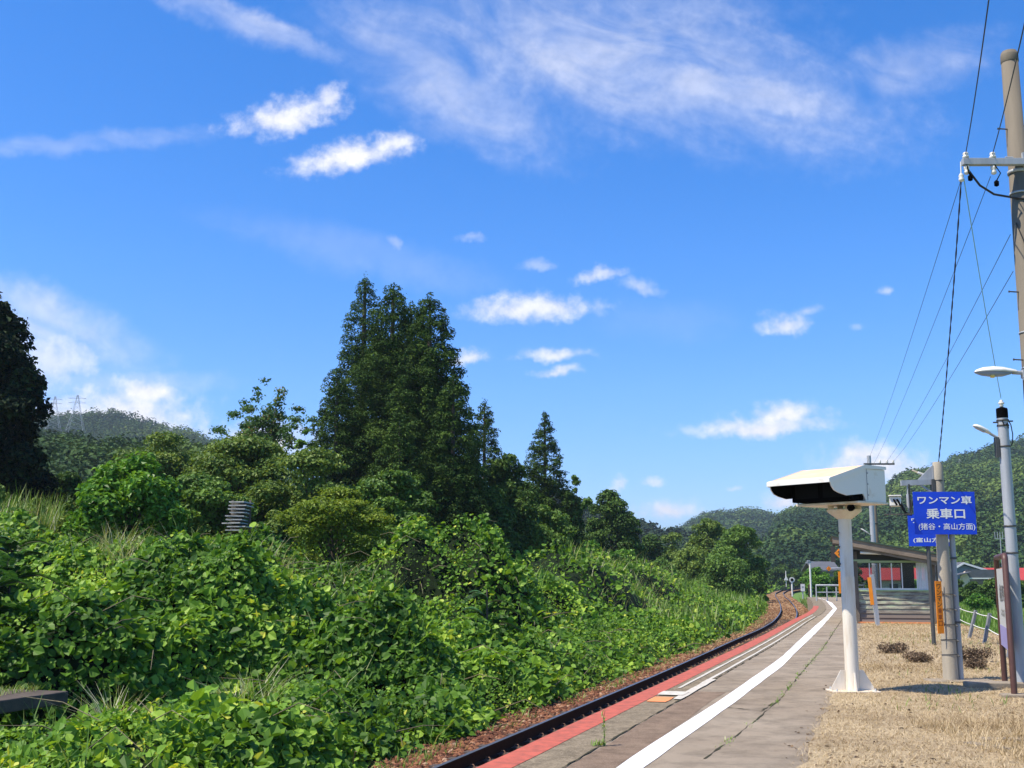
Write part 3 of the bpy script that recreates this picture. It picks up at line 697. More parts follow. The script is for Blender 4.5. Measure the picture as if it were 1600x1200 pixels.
ln.box((W_ / 2, .64, (zb + zr) / 2 - .07), (W_ - .06, .27, zr - zb - .19), HM)
ln.build('hood_lining', M['black'], mon)
sc_ = MB(); sc_.box((W_ / 2, .495, (zb + zr) / 2 - .07), (W_ - .05, .02, zr - zb - .20), HM)
sc_ = sc_.build('screen_wall', M['black'], mon)
for a_ in (W_ * .27, W_ * .73):
    MB().box((a_, .482, (zb + zr) / 2 - .06), (.40, .012, .24), HM).build('screen', M['dark_glass'], sc_)
sw = MB()
for z_ in (zr - .10, zb + .10, (zb + zr) / 2):
    sw.lathe([(.010, 0), (.010, .012), (.004, .014)], 8, HM @ Matrix.Translation((.0, .85, z_)) @ Matrix.Rotation(R(-90), 4, 'Y'))
sw.box((-.004, .835, (zb + zr) / 2), (.006, .008, zr - zb - .06), HM)
sw.build('panel_seam', M['sign_edge'], mon)
br = MB(); br.lathe([(.102, zb - .21), (.13, zb - .19), (.245, zb - .10), (.25, zb - .075), (.10, zb - .07)], 20)
for (x, y) in ((-.2, -.02), (.2, -.02), (0, .2), (0, -.2)):
    br.box((x, y, zb - .05), (.07, .07, .075))
br.build('mount', M['cream_paint'], mon)
bx = MB(); bx.lathe([(.05, 0), (.05, .10)], 14, Matrix.Translation((.02, -.20, zb - .06)) @ Matrix.Rotation(R(90), 4, 'X')); bx.build('cable_gland', M['black'], mon)
st = MB()
for z_ in (1.78, 2.02, 2.22):
    st.tube([(-.10, -.03, z_), (-.125, -.05, z_ + .01), (-.10, -.06, z_ + .02)], .007, 6)
st.build('hook', M['steel_dark'], mon)

# ------------------------------------------------------------------ concrete pole with camera bracket
PX, PYY = 6.87, 18.45
zt = at(1466, 722, PYY).z
pole = empty('signal_pole', (PX, PYY, 0), 0, 'pale concrete pole carrying the blue boarding sign and a camera bracket', 'pole')
MB().lathe([(.118, -.05), (.112, .4), (.098, zt * .55), (.082, zt - .36), (.080, zt - .02), (.07, zt)], 24).build('shaft', M['concrete_pale'], pole)
bd = MB()
for z_ in (.40, .63, .86, 1.10, 1.33):
    bd.tube([(.116 * math.cos(t_), .116 * math.sin(t_), z_ - .012 * math.sin(t_ * 1.0)) for t_ in np.linspace(R(150), R(350), 16)], .006, 6)
    bd.tube([(.10, -.08, z_), (.115, -.115, z_ - .02)], .010, 6)
bd.build('tie_wire', M['steel_dark'], pole)
bm_ = MB(); bm_.tube([(-.087, -.02, zt - .30), (.0, -.09, zt - .30), (.087, -.02, zt - .30), (.0, .09, zt - .3), (-.087, -.02, zt - .3)], .016, 6)
bm_.box((-.105, -.01, zt - .45), (.045, .10, .34))
bm_.build('clamp', M['steel_dark'], pole)
arm = MB()
za = at(1420, 755, PYY).z
arm.bar((-.10, 0, za + .02), (-.62, -.03, za), .05, .085)
arm.prism([(-.10, za + .28), (-.10, za + .02), (-.36, za + .03)], -.012, .012, 'y')
arm.bar((-.10, 0, za - .16), (-.34, 0, za), .03)
arm.bar((-.09, 0, za - .25), (-.09, 0, za + .28), .02, .05)
arm.build('bracket_arm', M['galv'], pole)
rod = MB(); rod.tube([(-.52, -.03, za - .02), (-.52, -.03, za - .48)], .012, 8); rod.tube([(-.52, -.03, za - .18), (-.52, -.03, za - .40)], .026, 10); rod.build('hanging_rod', M['galv'], pole)
cb = MB()
cb.tube([(-.50, -.05, za - .02), (-.50, -.06, za - .25), (-.49, -.06, za - .50)], .012, 6)
cb.tube([(-.30, -.05, za - .22), (-.38, -.07, za - .20), (-.46, -.07, za - .27), (-.485, -.07, za - .40), (-.49, -.06, za - .52), (-.56, -.07, za - .51), (-.62, -.08, za - .44), (-.70, -.10, za - .28)], .013, 6)
cb.tube([(-.50, -.06, za - .50), (-.58, -.06, za - .47), (-.66, -.09, za - .31)], .012, 6)
cb.build('cable', M['cable'], pole)
kx = -.735; kz = at(1395, 785, PYY).z
cam_t = empty('platform_camera', (PX + kx, PYY - .06, kz - .16), R(-20), 'small white boxy camera hanging under the pole bracket above the blue signs', 'camera')
cc = MB(); cc.box((0, 0, .17), (.17, .30, .15)); cc.prism([(-.10, .245), (.10, .245), (.10, .262), (-.10, .262)], -.19, .17, 'y'); cc.build('body', M['white_paint'], cam_t, bevel=.012)
MB().lathe([(.055, 0), (.05, .03)], 14, Matrix.Translation((-.02, .15, .17)) @ Matrix.Rotation(R(-90), 4, 'X')).build('lens_ring', M['black'], cam_t)
cf = MB(); cf.bar((-.08, -.08, .10), (-.08, -.08, -.03), .014); cf.bar((.08, -.08, .10), (.08, -.08, -.03), .014); cf.box((.03, -.06, -.035), (.42, .10, .014)); cf.build('tray', M['steel_dark'], cam_t)
pl = MB(); pl.tube([(-.02, -.15, .19), (-.01, -.22, .17), (.03, -.23, .10)], .015, 6); pl.tube([(.03, -.15, .19), (.05, -.22, .16), (.08, -.22, .09)], .015, 6); pl.build('cable_plug', M['black'], cam_t)
# small lamp behind the bracket
lt = empty('floodlight', (PX - .09, PYY + .1, za + .10), R(0), 'slim white lamp angled upwards beside the bracket on the pale concrete pole', 'lamp')
MB().bar((0, 0, 0), (-.20, .02, .085), .05, .035).build('lamp_head', M['white_paint'], lt, bevel=.01)
MB().bar((-.20, .02, .085), (-.28, .03, .125), .035, .02).build('visor', M['cream_paint'], lt)

def sign_board(o, w, h, mat, t=.012):
    """plate facing -y with its lower edge at z=0, centred on x"""
    return MB().box((0, 0, h / 2), (w, t, h)).build('panel', mat, o, bevel=.002)
p0 = at(1432, 835, PYY - .14); p1 = at(1426, 768.5, PYY - .14); p2 = at(1522, 766.5, PYY - .14)
bs = empty('boarding_sign', ((p1.x + p2.x) / 2 + .0, PYY - .14, p0.z), 0, 'larger nearer blue sign with three full lines of white Japanese writing', 'sign', 'blue boarding signs')
bw, bh = p2.x - p1.x, p1.z - p0.z
sign_board(bs, bw, bh, M['blue'])
def fr(a): return -bw / 2 + a * bw
text_mesh('lettering', [('ワンマン車', fr(.065), fr(.945), bh * .705, bh * .905), ('乗車口', fr(.195), fr(.825), bh * .365, bh * .61)], M['letter_white'], bs, (0, -.0065, 0), bold=.022)
text_mesh('lettering', [('(猪谷・高山方面)', fr(.06), fr(.975), bh * .085, bh * .265)], M['letter_white'], bs, (0, -.0065, 0), bold=.007)
MB().bar((0, .012, bh * .3), (0, .05, bh * .3), .18, .04).bar((0, .012, bh * .8), (0, .05, bh * .8), .18, .04).build('fixing', M['galv'], bs)
MB().box((0, .0085, bh / 2), (bw - .02, .004, bh - .02)).build('back', M['sign_edge'], bs)
# rear sign on a thin post
q0 = (at(1459, 985, 28).x, 28.0)
rs_ = empty('boarding_sign', (q0[0], q0[1], 0), 0, 'farther blue sign on a thin dark post, half hidden behind the nearer blue sign', 'sign', 'blue boarding signs')
zlo = at(1420, 853.5, 28).z; zhi = at(1417, 804, 28).z; xl = at(1419, 830, 28).x - q0[0]; bw2 = 1.08; bh2 = zhi - zlo
MB().tube([(0, .04, -.02), (0, .04, zhi - .05)], .05, 10).build('post', M['steel_dark'], rs_)
pn = MB().box((xl + bw2 / 2, -.02, (zlo + zhi) / 2), (bw2, .012, bh2)).build('panel', M['blue'], rs_)
text_mesh('lettering', [('ワンマン車', xl + .08, xl + bw2 - .07, zlo + bh2 * .72, zlo + bh2 * .90), ('乗車口', xl + .21, xl + bw2 - .21, zlo + bh2 * .39, zlo + bh2 * .62), ('(富山方面)', xl + .10, xl + bw2 - .10, zlo + bh2 * .10, zlo + bh2 * .27)], M['letter_white'], rs_, (0, -.0265, 0), bold=.02)
# conduit beside the pole
cd = empty('conduit', (PX + .165, PYY + .02, 0), 0, 'thin grey pipe running up beside the pale concrete pole', 'pipe')
MB().tube([(0, 0, -.02), (0, 0, 2.4), (-.02, 0, 2.75)], .045, 12).build('pipe', M['galv'], cd)
MB().box((-.02, 0, .9), (.12, .11, .03)).box((-.02, 0, 1.9), (.12, .11, .03)).build('clip', M['steel_dark'], cd)
# yellow strip sign
y0 = at(1472, 990, PYY - .12); y1 = at(1464, 908, PYY - .12)
ys_s = empty('vertical_sign', ((y0.x + y1.x) / 2, PYY - .12, y0.z), R(14), 'narrow orange yellow vertical sign with black and red characters on the concrete pole', 'sign')
yh = y1.z - y0.z
MB().box((0, 0, yh / 2), (.112, .012, yh)).build('panel', M['orange'], ys_s, bevel=.002)
def vrows(s, top, ch, w):
    return [(k, -w / 2, w / 2, top - (i + 1) * ch + ch * .12, top - i * ch - ch * .08) if k != 'ー' else (k, -.006, .006, top - (i + 1) * ch + ch * .15, top - i * ch - .01) for i, k in enumerate(s)]
text_mesh('lettering', vrows('ワンマン', yh * .95, yh * .115, .07), M['ink'], ys_s, (0, -.0065, 0))
text_mesh('lettering', vrows('乗車口', yh * .49, yh * .12, .07), M['red_ink'], ys_s, (0, -.0065, 0))
MB().bar((.056, .008, yh * .8), (.11, .06, yh * .8), .012).bar((.056, .008, yh * .2), (.11, .06, yh * .2), .012).build('fixing', M['steel_dark'], ys_s)
# concrete footings
def slab(name, c_, size, rz, label, cat='footing'):
    o = MB().box((0, 0, size[2] / 2), size).build(name, M['footing'], None, bevel=.015); o.location = c_; o.rotation_euler = (0, 0, rz); tag(o, label, cat); return o
slab('concrete_slab', (PX + .1, PYY - .1, -.02), (1.0, .55, .045), R(-4), 'flat concrete footing slab at the foot of the pale concrete pole')

# ------------------------------------------------------------------ station name board seen edge on
n0 = Vector((6.78, 15.94, 0)); n1 = Vector((7.42, 17.75, 0)); dv = n1 - n0; wd = dv.length
nb = empty('station_board', n0, math.atan2(dv.y, dv.x), 'station name board in a brown steel frame seen nearly edge on', 'station sign')
zt_n = at(1568, 868, 15.94).z
MB().tube([(0, 0, -.02), (0, 0, zt_n - .05), (.03, 0, zt_n - .01), (.08, 0, zt_n)], .042, 12).build('post', M['rust_brown'], nb)
MB().tube([(wd, 0, -.02), (wd, 0, zt_n - .05), (wd - .03, 0, zt_n - .01), (wd - .08, 0, zt_n)], .042, 12).build('post', M['rust_brown'], nb)
MB().tube([(.08, 0, zt_n), (wd - .08, 0, zt_n)], .042, 12).build('top_rail', M['rust_brown'], nb)
b0, b1 = .60, zt_n - .17
MB().box((wd / 2, 0, (b0 + b1) / 2), (wd - .10, .03, b1 - b0)).build('panel', M['grey_board'], nb)
MB().box((wd / 2, 0.0, b0 + .15), (wd - .11, .036, .30)).build('colour_band', M['purple_board'], nb)
def board_text(rows, name='lettering'):
    o = text_mesh(name, rows, M['mark_grey'], nb, (wd, .0185, 0), math.pi, bold=.02); return o
H_ = b1 - b0
board_text([('楡原', wd * .27, wd * .76, b0 + H_ * .58, b0 + H_ * .80), ('にれはら', wd * .34, wd * .72, b0 + H_ * .40, b0 + H_ * .49)])
slab('concrete_slab', (7.45, 17.35, -.02), (1.5, .34, .10), R(-6), 'long concrete kerb slab behind the station name board')
slab('concrete_slab', (7.15, 15.9, -.02), (1.1, .22, .07), R(-4), 'concrete slab at the near foot of the station name board')
slab('concrete_slab', (5.6, 11.75, -.03), (1.9, .14, .06), R(-3), 'thin broken concrete strip lying in dry grass at the bottom right')
slab('concrete_slab', (4.55, 11.4, -.03), (.12, .5, .05), R(25), 'short broken concrete piece ending the strip in the dry grass')

# ------------------------------------------------------------------ steel lamp pole
GX, GY = 7.62, 17.4
gz = at(1565, 636, GY).z
GX = at(1566, 650, GY).x
gp = empty('lamp_pole', (GX, GY, 0), 0, 'grey steel pole with black cap and white insulator beside the station board', 'pole')
MB().tube([(0, 0, -.05), (0, 0, gz - .16)], [.088, .080], 20).build('shaft', M['galv'], gp)
MB().lathe([(.085, gz - .17), (.085, gz - .04), (.078, gz - .02), (.02, gz)], 20).build('cap', M['black'], gp)
MB().lathe([(.02, gz), (.035, gz + .02), (.022, gz + .035), (.045, gz + .05), (.045, gz + .07), (.02, gz + .085), (.03, gz + .10), (.01, gz + .11)], 12).build('insulator', M['ceramic'], gp)
b_ = MB()
for z_, r_ in ((gz - .22, .085), (gz - .30, .084), (gz - .62, .084), (1.95, .088), (2.35, .087)):
    MB().lathe([(r_, z_), (r_ + .006, z_), (r_ + .006, z_ + .025), (r_, z_ + .025)], 20).build('band', M['steel_dark'], gp)
MB().box((.11, -.01, gz - .22), (.08, .03, .02)).build('clamp', M['steel_dark'], gp); MB().box((-.11, -.01, gz - .24), (.08, .03, .02)).build('clamp', M['steel_dark'], gp); b_.box((-.115, 0, gz - .62), (.05, .08, .30))
b_.build('clamp', M['steel_dark'], gp)
tw = MB(); tw.tube([(.05, -.07, gz - .20), (.10, -.05, gz - .28), (.14, 0, gz - .42), (.13, .0, gz - .55), (.085, 0, gz - .62)], .008, 6); tw.tube([(-.04, -.085, gz - .22), (-.02, -.09, gz - .30), (.03, -.09, gz - .26), (.05, -.08, gz - .34)], .01, 6)
tw.build('cable', M['cable'], gp)
def led_lamp(name, loc, rz, length, tilt, label):
    o = empty(name, loc, rz, label, 'lamp')
    T = Matrix.Rotation(tilt, 4, 'Y')
    m_ = MB(); prof = [(0, .02), (.12, .03), (.3, .045), (.7, .05), (.92, .04), (1, .018)]
    pts = [(-.10 - p * length, w_) for p, w_ in prof]
    vs, fs = [], []
    for x, w_ in pts:
        for (yy, zz) in ((-w_ * 1.5, 0), (-w_ * 1.1, w_ * .8), (0, w_ * 1.0), (w_ * 1.1, w_ * .8), (w_ * 1.5, 0), (0, -w_ * .15)): vs.append((x, yy, zz))
    for i in range(len(pts) - 1):
        fs += [(i * 6 + k, i * 6 + (k + 1) % 6, (i + 1) * 6 + (k + 1) % 6, (i + 1) * 6 + k) for k in range(6)]
    fs += [(5, 4, 3, 2, 1, 0), tuple(len(vs) - 6 + k for k in range(6))]
    m_.add(vs, fs, True, T).build('lamp_head', M['white_paint'], o)
    MB().tube([T @ Vector((0.02, 0, 0)), T @ Vector((-.12, 0, .005))], .022, 8).build('stem', M['galv'], o)
    MB().box((-.10 - length * .6, 0, -.008), (length * .5, .09, .012), T).build('lens', M['lens'], o)
    return o
led_lamp('street_lamp', (GX - .10, GY, gz - .47), R(0), .30, R(27), 'small slim white lamp tilted upward on the grey steel pole')

# ------------------------------------------------------------------ tall concrete power pole
UY = 13.6
ux = at(1577, 90, UY).x; uz = at(1575, 80, UY).z
up = empty('power_pole', (ux, UY, 0), 0, 'tall brown grey concrete power pole at the right edge with a crossarm', 'power pole')
MB().lathe([(.155, -.05), (.150, .5), (.100, uz - .03), (.092, uz - .03), (.088, uz - .01), (.06, uz)], 28).build('shaft', M['concrete_pole'], up)
MB().lathe([(.104, uz - .16), (.108, uz - .15), (.106, uz - .06), (.101, uz - .05)], 24).build('cap_ring', M['concrete_pole'], up)
zc = at(1550, 260, UY).z
ca = MB(); xa_ = at(1504, 260, UY - .15).x - ux; ca.box(((xa_ + .85) / 2, -.15, zc), (.85 - xa_, .075, .085)); ca.build('crossarm', M['galv'], up, bevel=.006)
cl_ = MB(); cl_.lathe([(.118, zc - .10), (.126, zc - .10), (.126, zc - .06), (.118, zc - .06)], 20); MB().box((.02, -.12, zc + .06), (.03, .05, .14)).build('clamp', M['galv'], up); cl_.tube([(-.10, -.11, zc + .075), (-.2, -.12, zc + .075)], .01, 6)
zb2 = at(1580, 303, UY).z
cl_.lathe([(.116, zb2 - .012), (.122, zb2 - .012), (.122, zb2 + .012), (.116, zb2 + .012)], 20)
for yy in (520, 575, 655): 
    zz = at(1590, yy, UY).z; MB().lathe([(.127, zz - .008), (.133, zz - .008), (.133, zz + .008), (.127, zz + .008)], 20).build('band', M['galv'], up)
MB().box((.03, -.13, at(1590, 380, UY).z), (.10, .03, .05)).build('clamp', M['galv'], up)
cl_.build('clamp', M['galv'], up)
IX = [at(1510, 260, UY - .15).x - ux, at(1552, 258, UY - .15).x - ux]
for x in IX:
    ins = MB(); ins.lathe([(.012, zc - .16), (.03, zc - .15), (.034, zc - .12), (.022, zc - .11), (.036, zc - .09), (.036, zc - .06), (.02, zc - .045)], 12, Matrix.Translation((x, -.15, 0)))
    ins.lathe([(.02, zc + .045), (.04, zc + .055), (.04, zc + .075), (.024, zc + .085), (.036, zc + .10), (.030, zc + .12), (.01, zc + .13)], 12, Matrix.Translation((x, -.15, 0)))
    ins.build('insulator', M['ceramic'], up)
MB().lathe([(.01, zc - .25), (.028, zc - .24), (.03, zc - .19), (.01, zc - .17)], 10, Matrix.Translation((IX[0] + .03, -.17, 0))).build('weight', M['black'], up); MB().lathe([(.01, zc - .32), (.028, zc - .31), (.03, zc - .26), (.01, zc - .24)], 10, Matrix.Translation((IX[1] + .015, -.17, 0))).build('weight', M['black'], up); MB().tube([(IX[0] - .01, -.19, zc - .05), (IX[0], -.2, zc - .14), (IX[0] + .03, -.17, zc - .18)], .008, 6).build('jumper_wire', M['black'], up); xd = MB(); xd.tube([(IX[1], -.19, zc - .05), (IX[1] + .06, -.2, zc - .16), (IX[1] + .015, -.17, zc - .25)], .007, 6)
xd.build('jumper_wire', M['black'], up)
sp = MB(); sp.lathe([(.012, zc - .26), (.03, zc - .25), (.034, zc - .22), (.02, zc - .21), (.034, zc - .19), (.02, zc - .16)], 10, Matrix.Translation((IX[0] - .08, -.17, 0))); sp.tube([(IX[0] - .08, -.17, zc - .17), (IX[0] - .07, -.16, zc)], .008, 6); sp.build('insulator', M['ceramic'], up)
steps = [(203, -1), (198, 1), (457, -1), (563, -1), (330, 1)]
for py_, sd in steps:
    z_ = at(1560, py_, UY).z; r0_ = .10 + .05 * (1 - z_ / uz)
    s_ = MB(); s_.tube([(sd * r0_ * .9, -.02, z_), (sd * (r0_ + .11), -.03, z_ + .004)], .009, 8); s_.lathe([(.014, 0), (.014, .012)], 8, Matrix.Translation((sd * (r0_ + .11), -.03, z_ + .004)) @ Matrix.Rotation(R(90) * sd, 4, 'Y')); s_.build('step', M['steel_dark'], up)
dn = MB(); dn.tube([(IX[0] + .01, -.16, zc - .1), (IX[0] + .15, -.15, zc - .30), (IX[0] + .32, -.14, zc - .41), (-.10, -.09, zc - .44), (.0, -.12, zc - .46)], .014, 8)
dn.tube([(-.105, -.07, zc - .75), (-.05, -.12, zc - 1.0), (.02, -.135, zc - 1.3), (.07, -.13, zc - 1.7), (.02, -.142, zc - 3.2), (.08, -.13, zc - 4.2)], .007, 6)
dn.build('drop_cable', M['cable'], up)
# its street lamp
lz = at(1575, 585, UY).z
sl_ = empty('street_lamp', (ux - .125, UY - .03, lz), 0, 'larger white cobra head street lamp on the tall concrete power pole', 'lamp')
prof = [(-.10, .035, .03, .02), (-.16, .05, .045, .03), (-.26, .085, .065, .075), (-.38, .10, .072, .085), (-.50, .085, .06, .06), (-.57, .05, .035, .02), (-.60, .012, .012, .004)]
vs, fs = [], []; n = 14
for (x, w_, up_, dn_) in prof:
    for k in range(n):
        a_ = 2 * math.pi * k / n; vs.append((x, w_ * math.cos(a_), .02 + (up_ * math.sin(a_) if math.sin(a_) >= 0 else 0)))
for i in range(len(prof) - 1):
    fs += [(i * n + k, i * n + (k + 1) % n, (i + 1) * n + (k + 1) % n, (i + 1) * n + k) for k in range(n)]
MB().add(vs, fs, True).build('lamp_head', M['white_paint'], sl_)
vs, fs = [], []
for (x, w_, up_, dn_) in prof[1:]:
    for k in range(8):
        a_ = math.pi * k / 7; vs.append((x, w_ * .92 * math.cos(a_), .016 - dn_ * .62 * math.sin(a_)))
for i in range(len(prof) - 2):
    fs += [(i * 8 + k, i * 8 + k + 1, (i + 1) * 8 + k + 1, (i + 1) * 8 + k) for k in range(7)]
MB().add(vs, fs, True).build('lens', M['lens'], sl_)
MB().lathe([(.004, -.055), (.026, -.05), (.03, -.02), (.012, .0)], 12, Matrix.Translation((-.40, -.035, .0))).build('bulb', M['bulb'], sl_)
MB().tube([(.03, .02, .0), (-.05, 0, .015), (-.14, 0, .02)], .026, 10).box((.0, 0, .0), (.06, .08, .10)).tube([(.01, -.03, -.03), (-.03, -.03, -.07), (.01, -.02, -.10)], .01, 6).build('bracket', M['galv'], sl_)

# ------------------------------------------------------------------ overhead wires
def wire(a, b, sag, r, mat, label, group='overhead wires', n=24):
    a, b = Vector(a), Vector(b)
    pts = [a.lerp(b, i / n) - Vector((0, 0, sag * 4 * (i / n) * (1 - i / n))) for i in range(n + 1)]
    o = MB().tube([p - a for p in pts], r, 5).build('overhead_wire', mat, None, loc=a); tag(o, label, 'wire', group); return o
i0 = Vector((ux + IX[0], UY - .15, zc + .10)); i1 = Vector((ux + IX[1], UY - .15, zc + .10))
wire(i0, at(1553, -60, 7.6), .05, .006, M['cable'], 'wire rising steeply from the outer crossarm insulator to the top of the picture')
wire(i1, at(1622, -60, 7.4), .05, .006, M['cable'], 'wire rising past the top of the power pole from the inner insulator')
FY = 56.0
fpz = at(1360, 712, FY).z; fpx = at(1360, 760, FY).x
wire(i0 + Vector((-.02, .1, -.25)), (at(1353, 727, FY).x, FY, at(1353, 727, FY).z), .22, .0042, M['cable'], 'leftmost of the four thin wires running from the crossarm to the far pole')
wire(i1 + Vector((.0, .1, -.25)), (at(1364, 727, FY).x, FY, at(1364, 727, FY).z), .22, .0042, M['cable'], 'second from left of the four thin wires running to the far pole')
wire((ux - .1, UY + .12, at(1572, 362, UY).z), (at(1381, 727, FY).x, FY, at(1381, 727, FY).z), .22, .0042, M['cable'], 'third from left of the four thin wires running to the far pole')
wire((ux - .1, UY + .12, at(1574, 420, UY).z), (at(1390, 727, FY).x, FY, at(1390, 727, FY).z), .22, .0042, M['cable'], 'rightmost of the four thin wires running to the far pole')
ptop = Vector((PX + .02, PYY, zt))
ia = Vector((ux + IX[0] - .08, UY - .17, zc - .22))
tp = [ia.lerp(ptop, i / 60) - Vector((0, 0, .10 * 4 * (i / 60) * (1 - i / 60))) for i in range(61)]
w1 = MB()
for ph_ in (0, math.pi):
    w1.tube([p - ia + Vector((math.cos(i * 1.3 + ph_), 0, math.sin(i * 1.3 + ph_))) * .006 for i, p in enumerate(tp)], .006, 5)
w1 = w1.build('overhead_wire', M['cable'], None, loc=ia); tag(w1, 'thick twisted black cable hanging from the crossarm to the pale concrete pole', 'wire', 'overhead wires')
wire(ia + Vector((.03, 0, 0)), (GX, GY, gz + .14), .10, .006, M['cable_teal'], 'pale teal wire dropping from the crossarm to the grey steel pole')

# ------------------------------------------------------------------ rope fence (leaning posts)
fp = [(at(1495, 976, 35.5), (.10, 0)), (at(1513, 994, 31.0), (.26, .04)), (at(1537, 1006, 28.6), (.21, .02)), (at(1575, 1030, 23.6), (.16, .0))]
tops = []
rf_ = empty('rope_fence', (fp[1][0].x, fp[1][0].y, 0), 0, 'low fence of leaning grey posts joined by two white ropes', 'fence')
for (p, (lx, ly)) in fp:
    q = Vector((p.x - fp[1][0].x, p.y - fp[1][0].y, -.05)); tq = q + Vector((lx, ly, .78)); tops.append((q, tq))
    MB().bar(q, tq, .075, .075).build('post', M['fence_grey'], rf_, bevel=.006)
for hfrac in (.92, .52):
    rp = MB()
    for i in range(3):
        a = tops[i][0].lerp(tops[i][1], hfrac) - Vector((0, .07, 0)); b_ = tops[i + 1][0].lerp(tops[i + 1][1], hfrac) - Vector((0, .07, 0))
        rp.tube([a.lerp(b_, k / 8) - Vector((0, 0, .10 * (k / 8) * (1 - k / 8))) for k in range(9)], .011, 6)
    rp.build('rope', M['rope'], rf_)

# ------------------------------------------------------------------ waiting shelter
SH = ground(1447, 970); SY = 41.2
sh = empty('waiting_shelter', (at(1334, 972, SY).x, SY, 0), R(-15), 'small weathered wooden waiting shelter with sloping roof and side windows', 'shelter')
SW, SD = 2.72, 5.5
def zz(py): return at(1400, py, SY).z
zs = zz(924); zw0 = zz(921); zw1 = zz(880); zt_ = zz(874)
# lower weathered siding: lapped boards
sd_ = MB(); nb_ = 7; bh_ = zs / nb_
for k in range(nb_):
    z0_ = k * bh_ + .04
    sd_.add([(.18, -.02, z0_), (SW, -.02, z0_), (SW, .012, z0_ + bh_), (.18, .012, z0_ + bh_), (.18, .05, z0_), (SW, .05, z0_), (SW, .05, z0_ + bh_), (.18, .05, z0_ + bh_)],
            [(0, 1, 2, 3), (0, 4, 5, 1), (3, 2, 6, 7), (0, 3, 7, 4), (1, 5, 6, 2)])
def peel_mat():
    m, t, b = mat_base('peeling_green_boards'); g = t.nodes.new('ShaderNodeTexCoord'); mp = t.nodes.new('ShaderNodeMapping'); mp.inputs['Scale'].default_value = (1.1, 1, 7)
    t.links.new(g.outputs['Object'], mp.inputs[0]); n = t.nodes.new('ShaderNodeTexNoise'); n.inputs['Scale'].default_value = 1.6; n.inputs['Detail'].default_value = 8; n.inputs['Roughness'].default_value = .7
    t.links.new(mp.outputs[0], n.inputs['Vector']); r = t.nodes.new('ShaderNodeValToRGB'); t.links.new(n.outputs['Fac'], r.inputs[0])
    e = r.color_ramp.elements; e[0].position = .40; e[0].color = (.10, .09, .075, 1); e[1].position = .64; e[1].color = (.42, .50, .30, 1)
    k = e.new(.50); k.color = (.27, .25, .21, 1)
    sx = t.nodes.new('ShaderNodeSeparateXYZ'); t.links.new(g.outputs['Object'], sx.inputs[0]); mr = t.nodes.new('ShaderNodeMapRange'); t.links.new(sx.outputs['Z'], mr.inputs[0]); mr.inputs[1].default_value = .30; mr.inputs[2].default_value = .50; mr.inputs[3].default_value = 0.0; mr.inputs[4].default_value = 1.0
    mxn = t.nodes.new('ShaderNodeMix'); mxn.data_type = 'RGBA'; t.links.new(mr.outputs[0], mxn.inputs['Factor']); mxn.inputs[6].default_value = (.17, .135, .115, 1); t.links.new(r.outputs[0], mxn.inputs[7])
    t.links.new(mxn.outputs[2], b.inputs['Base Color']); b.inputs['Roughness'].default_value = .85; return m
sd_.build('siding', peel_mat(), sh)
MB().box((SW / 2 + .1, SD, zs / 2), (SW - .2, .05, zs)).box((SW, SD / 2, zs / 2 + .02), (.05, SD - .1, zs)).build('wall', M['wood_dark'], sh)
MB().box((SW / 2 + .1, .0, zs + .03), (SW - .16, .10, .05)).build('sill', M['pale_green'], sh)
fr_ = MB()
xw = [.20, .62, .98, 1.36, 1.70, 2.16]
for x in xw[:5]: fr_.box((x, .0, (zw0 + zw1) / 2), (.035, .05, zw1 - zw0))
fr_.box((1.18, .0, zs + .085), (2.0, .06, .05))
fr_.build('window_frame', M['window_white'], sh)
MB().box((1.18, .01, (zw0 + zw1) / 2 + .02), (1.96, .006, zw1 - zw0 - .02)).build('window_pane', M['glass'], sh)
MB().box((1.18, SD - .01, (zw0 + zw1) / 2 + .02), (1.96, .006, zw1 - zw0 - .02)).build('window_pane', M['glass'], sh)
MB().box((1.90, .35, (zw0 + zw1) / 2), (.46, .04, zw1 - zw0)).build('notice_panel', M['dark_panel'], sh)
pw_ = MB()
for k in range(9): pw_.box((2.20 + k * .052, -.012, (zs + zw1) / 2 + .03), (.046, .02, zw1 - zs - .04))
pw_.build('white_panel', M['panel_white'], sh)
for x, y in ((.16, 0), (SW + .03, 0), (.16, SD), (SW + .03, SD), (.16, SD / 2), (SW + .03, SD / 2)):
    MB().box((x, y, 1.25), (.11, .11, 2.5)).build('corner_post', M['wood_dark'], sh)
MB().box((SW / 2 + .1, -.0, zw1 + .05), (SW - .1, .09, .07)).box((.35, -.02, zw1 + .10), (.62, .09, .06)).build('lintel', M['pale_green'], sh)
# roof: mono pitch falling to the right
zl = zz(837); zrr = zz(869); xL, xR = -.62, SW + .42
def roof_z(x): return zl + (zrr - zl) * (x - xL) / (xR - xL)
up_w = MB(); up_w.prism([(.1, zw1 + .09), (SW + .05, zw1 + .09), (SW + .05, roof_z(SW) - .34), (.1, roof_z(.1) - .34)], .02, .06, 'y'); up_w.prism([(.1, zw1 + .09), (SW + .05, zw1 + .09), (SW + .05, roof_z(SW) - .34), (.1, roof_z(.1) - .34)], SD, SD + .04, 'y')
up_w.build('gable_panel', M['dark_panel'], sh)  # upper wall near-black: shadow under the roof is put into its colour
r_ = MB(); r_.prism([(xL, roof_z(xL) + .02), (xR, roof_z(xR) + .02), (xR + .02, roof_z(xR) - .03), (xL - .02, roof_z(xL) - .03)], -.62, SD + .5, 'y'); r_.build('roof', M['roof_green'], sh)
f_ = MB(); f_.prism([(xL + .02, roof_z(xL) - .032), (xR - .02, roof_z(xR) - .032), (xR - .02, roof_z(xR) - .26), (xL + .02, roof_z(xL) - .27)], -.58, -.53, 'y')
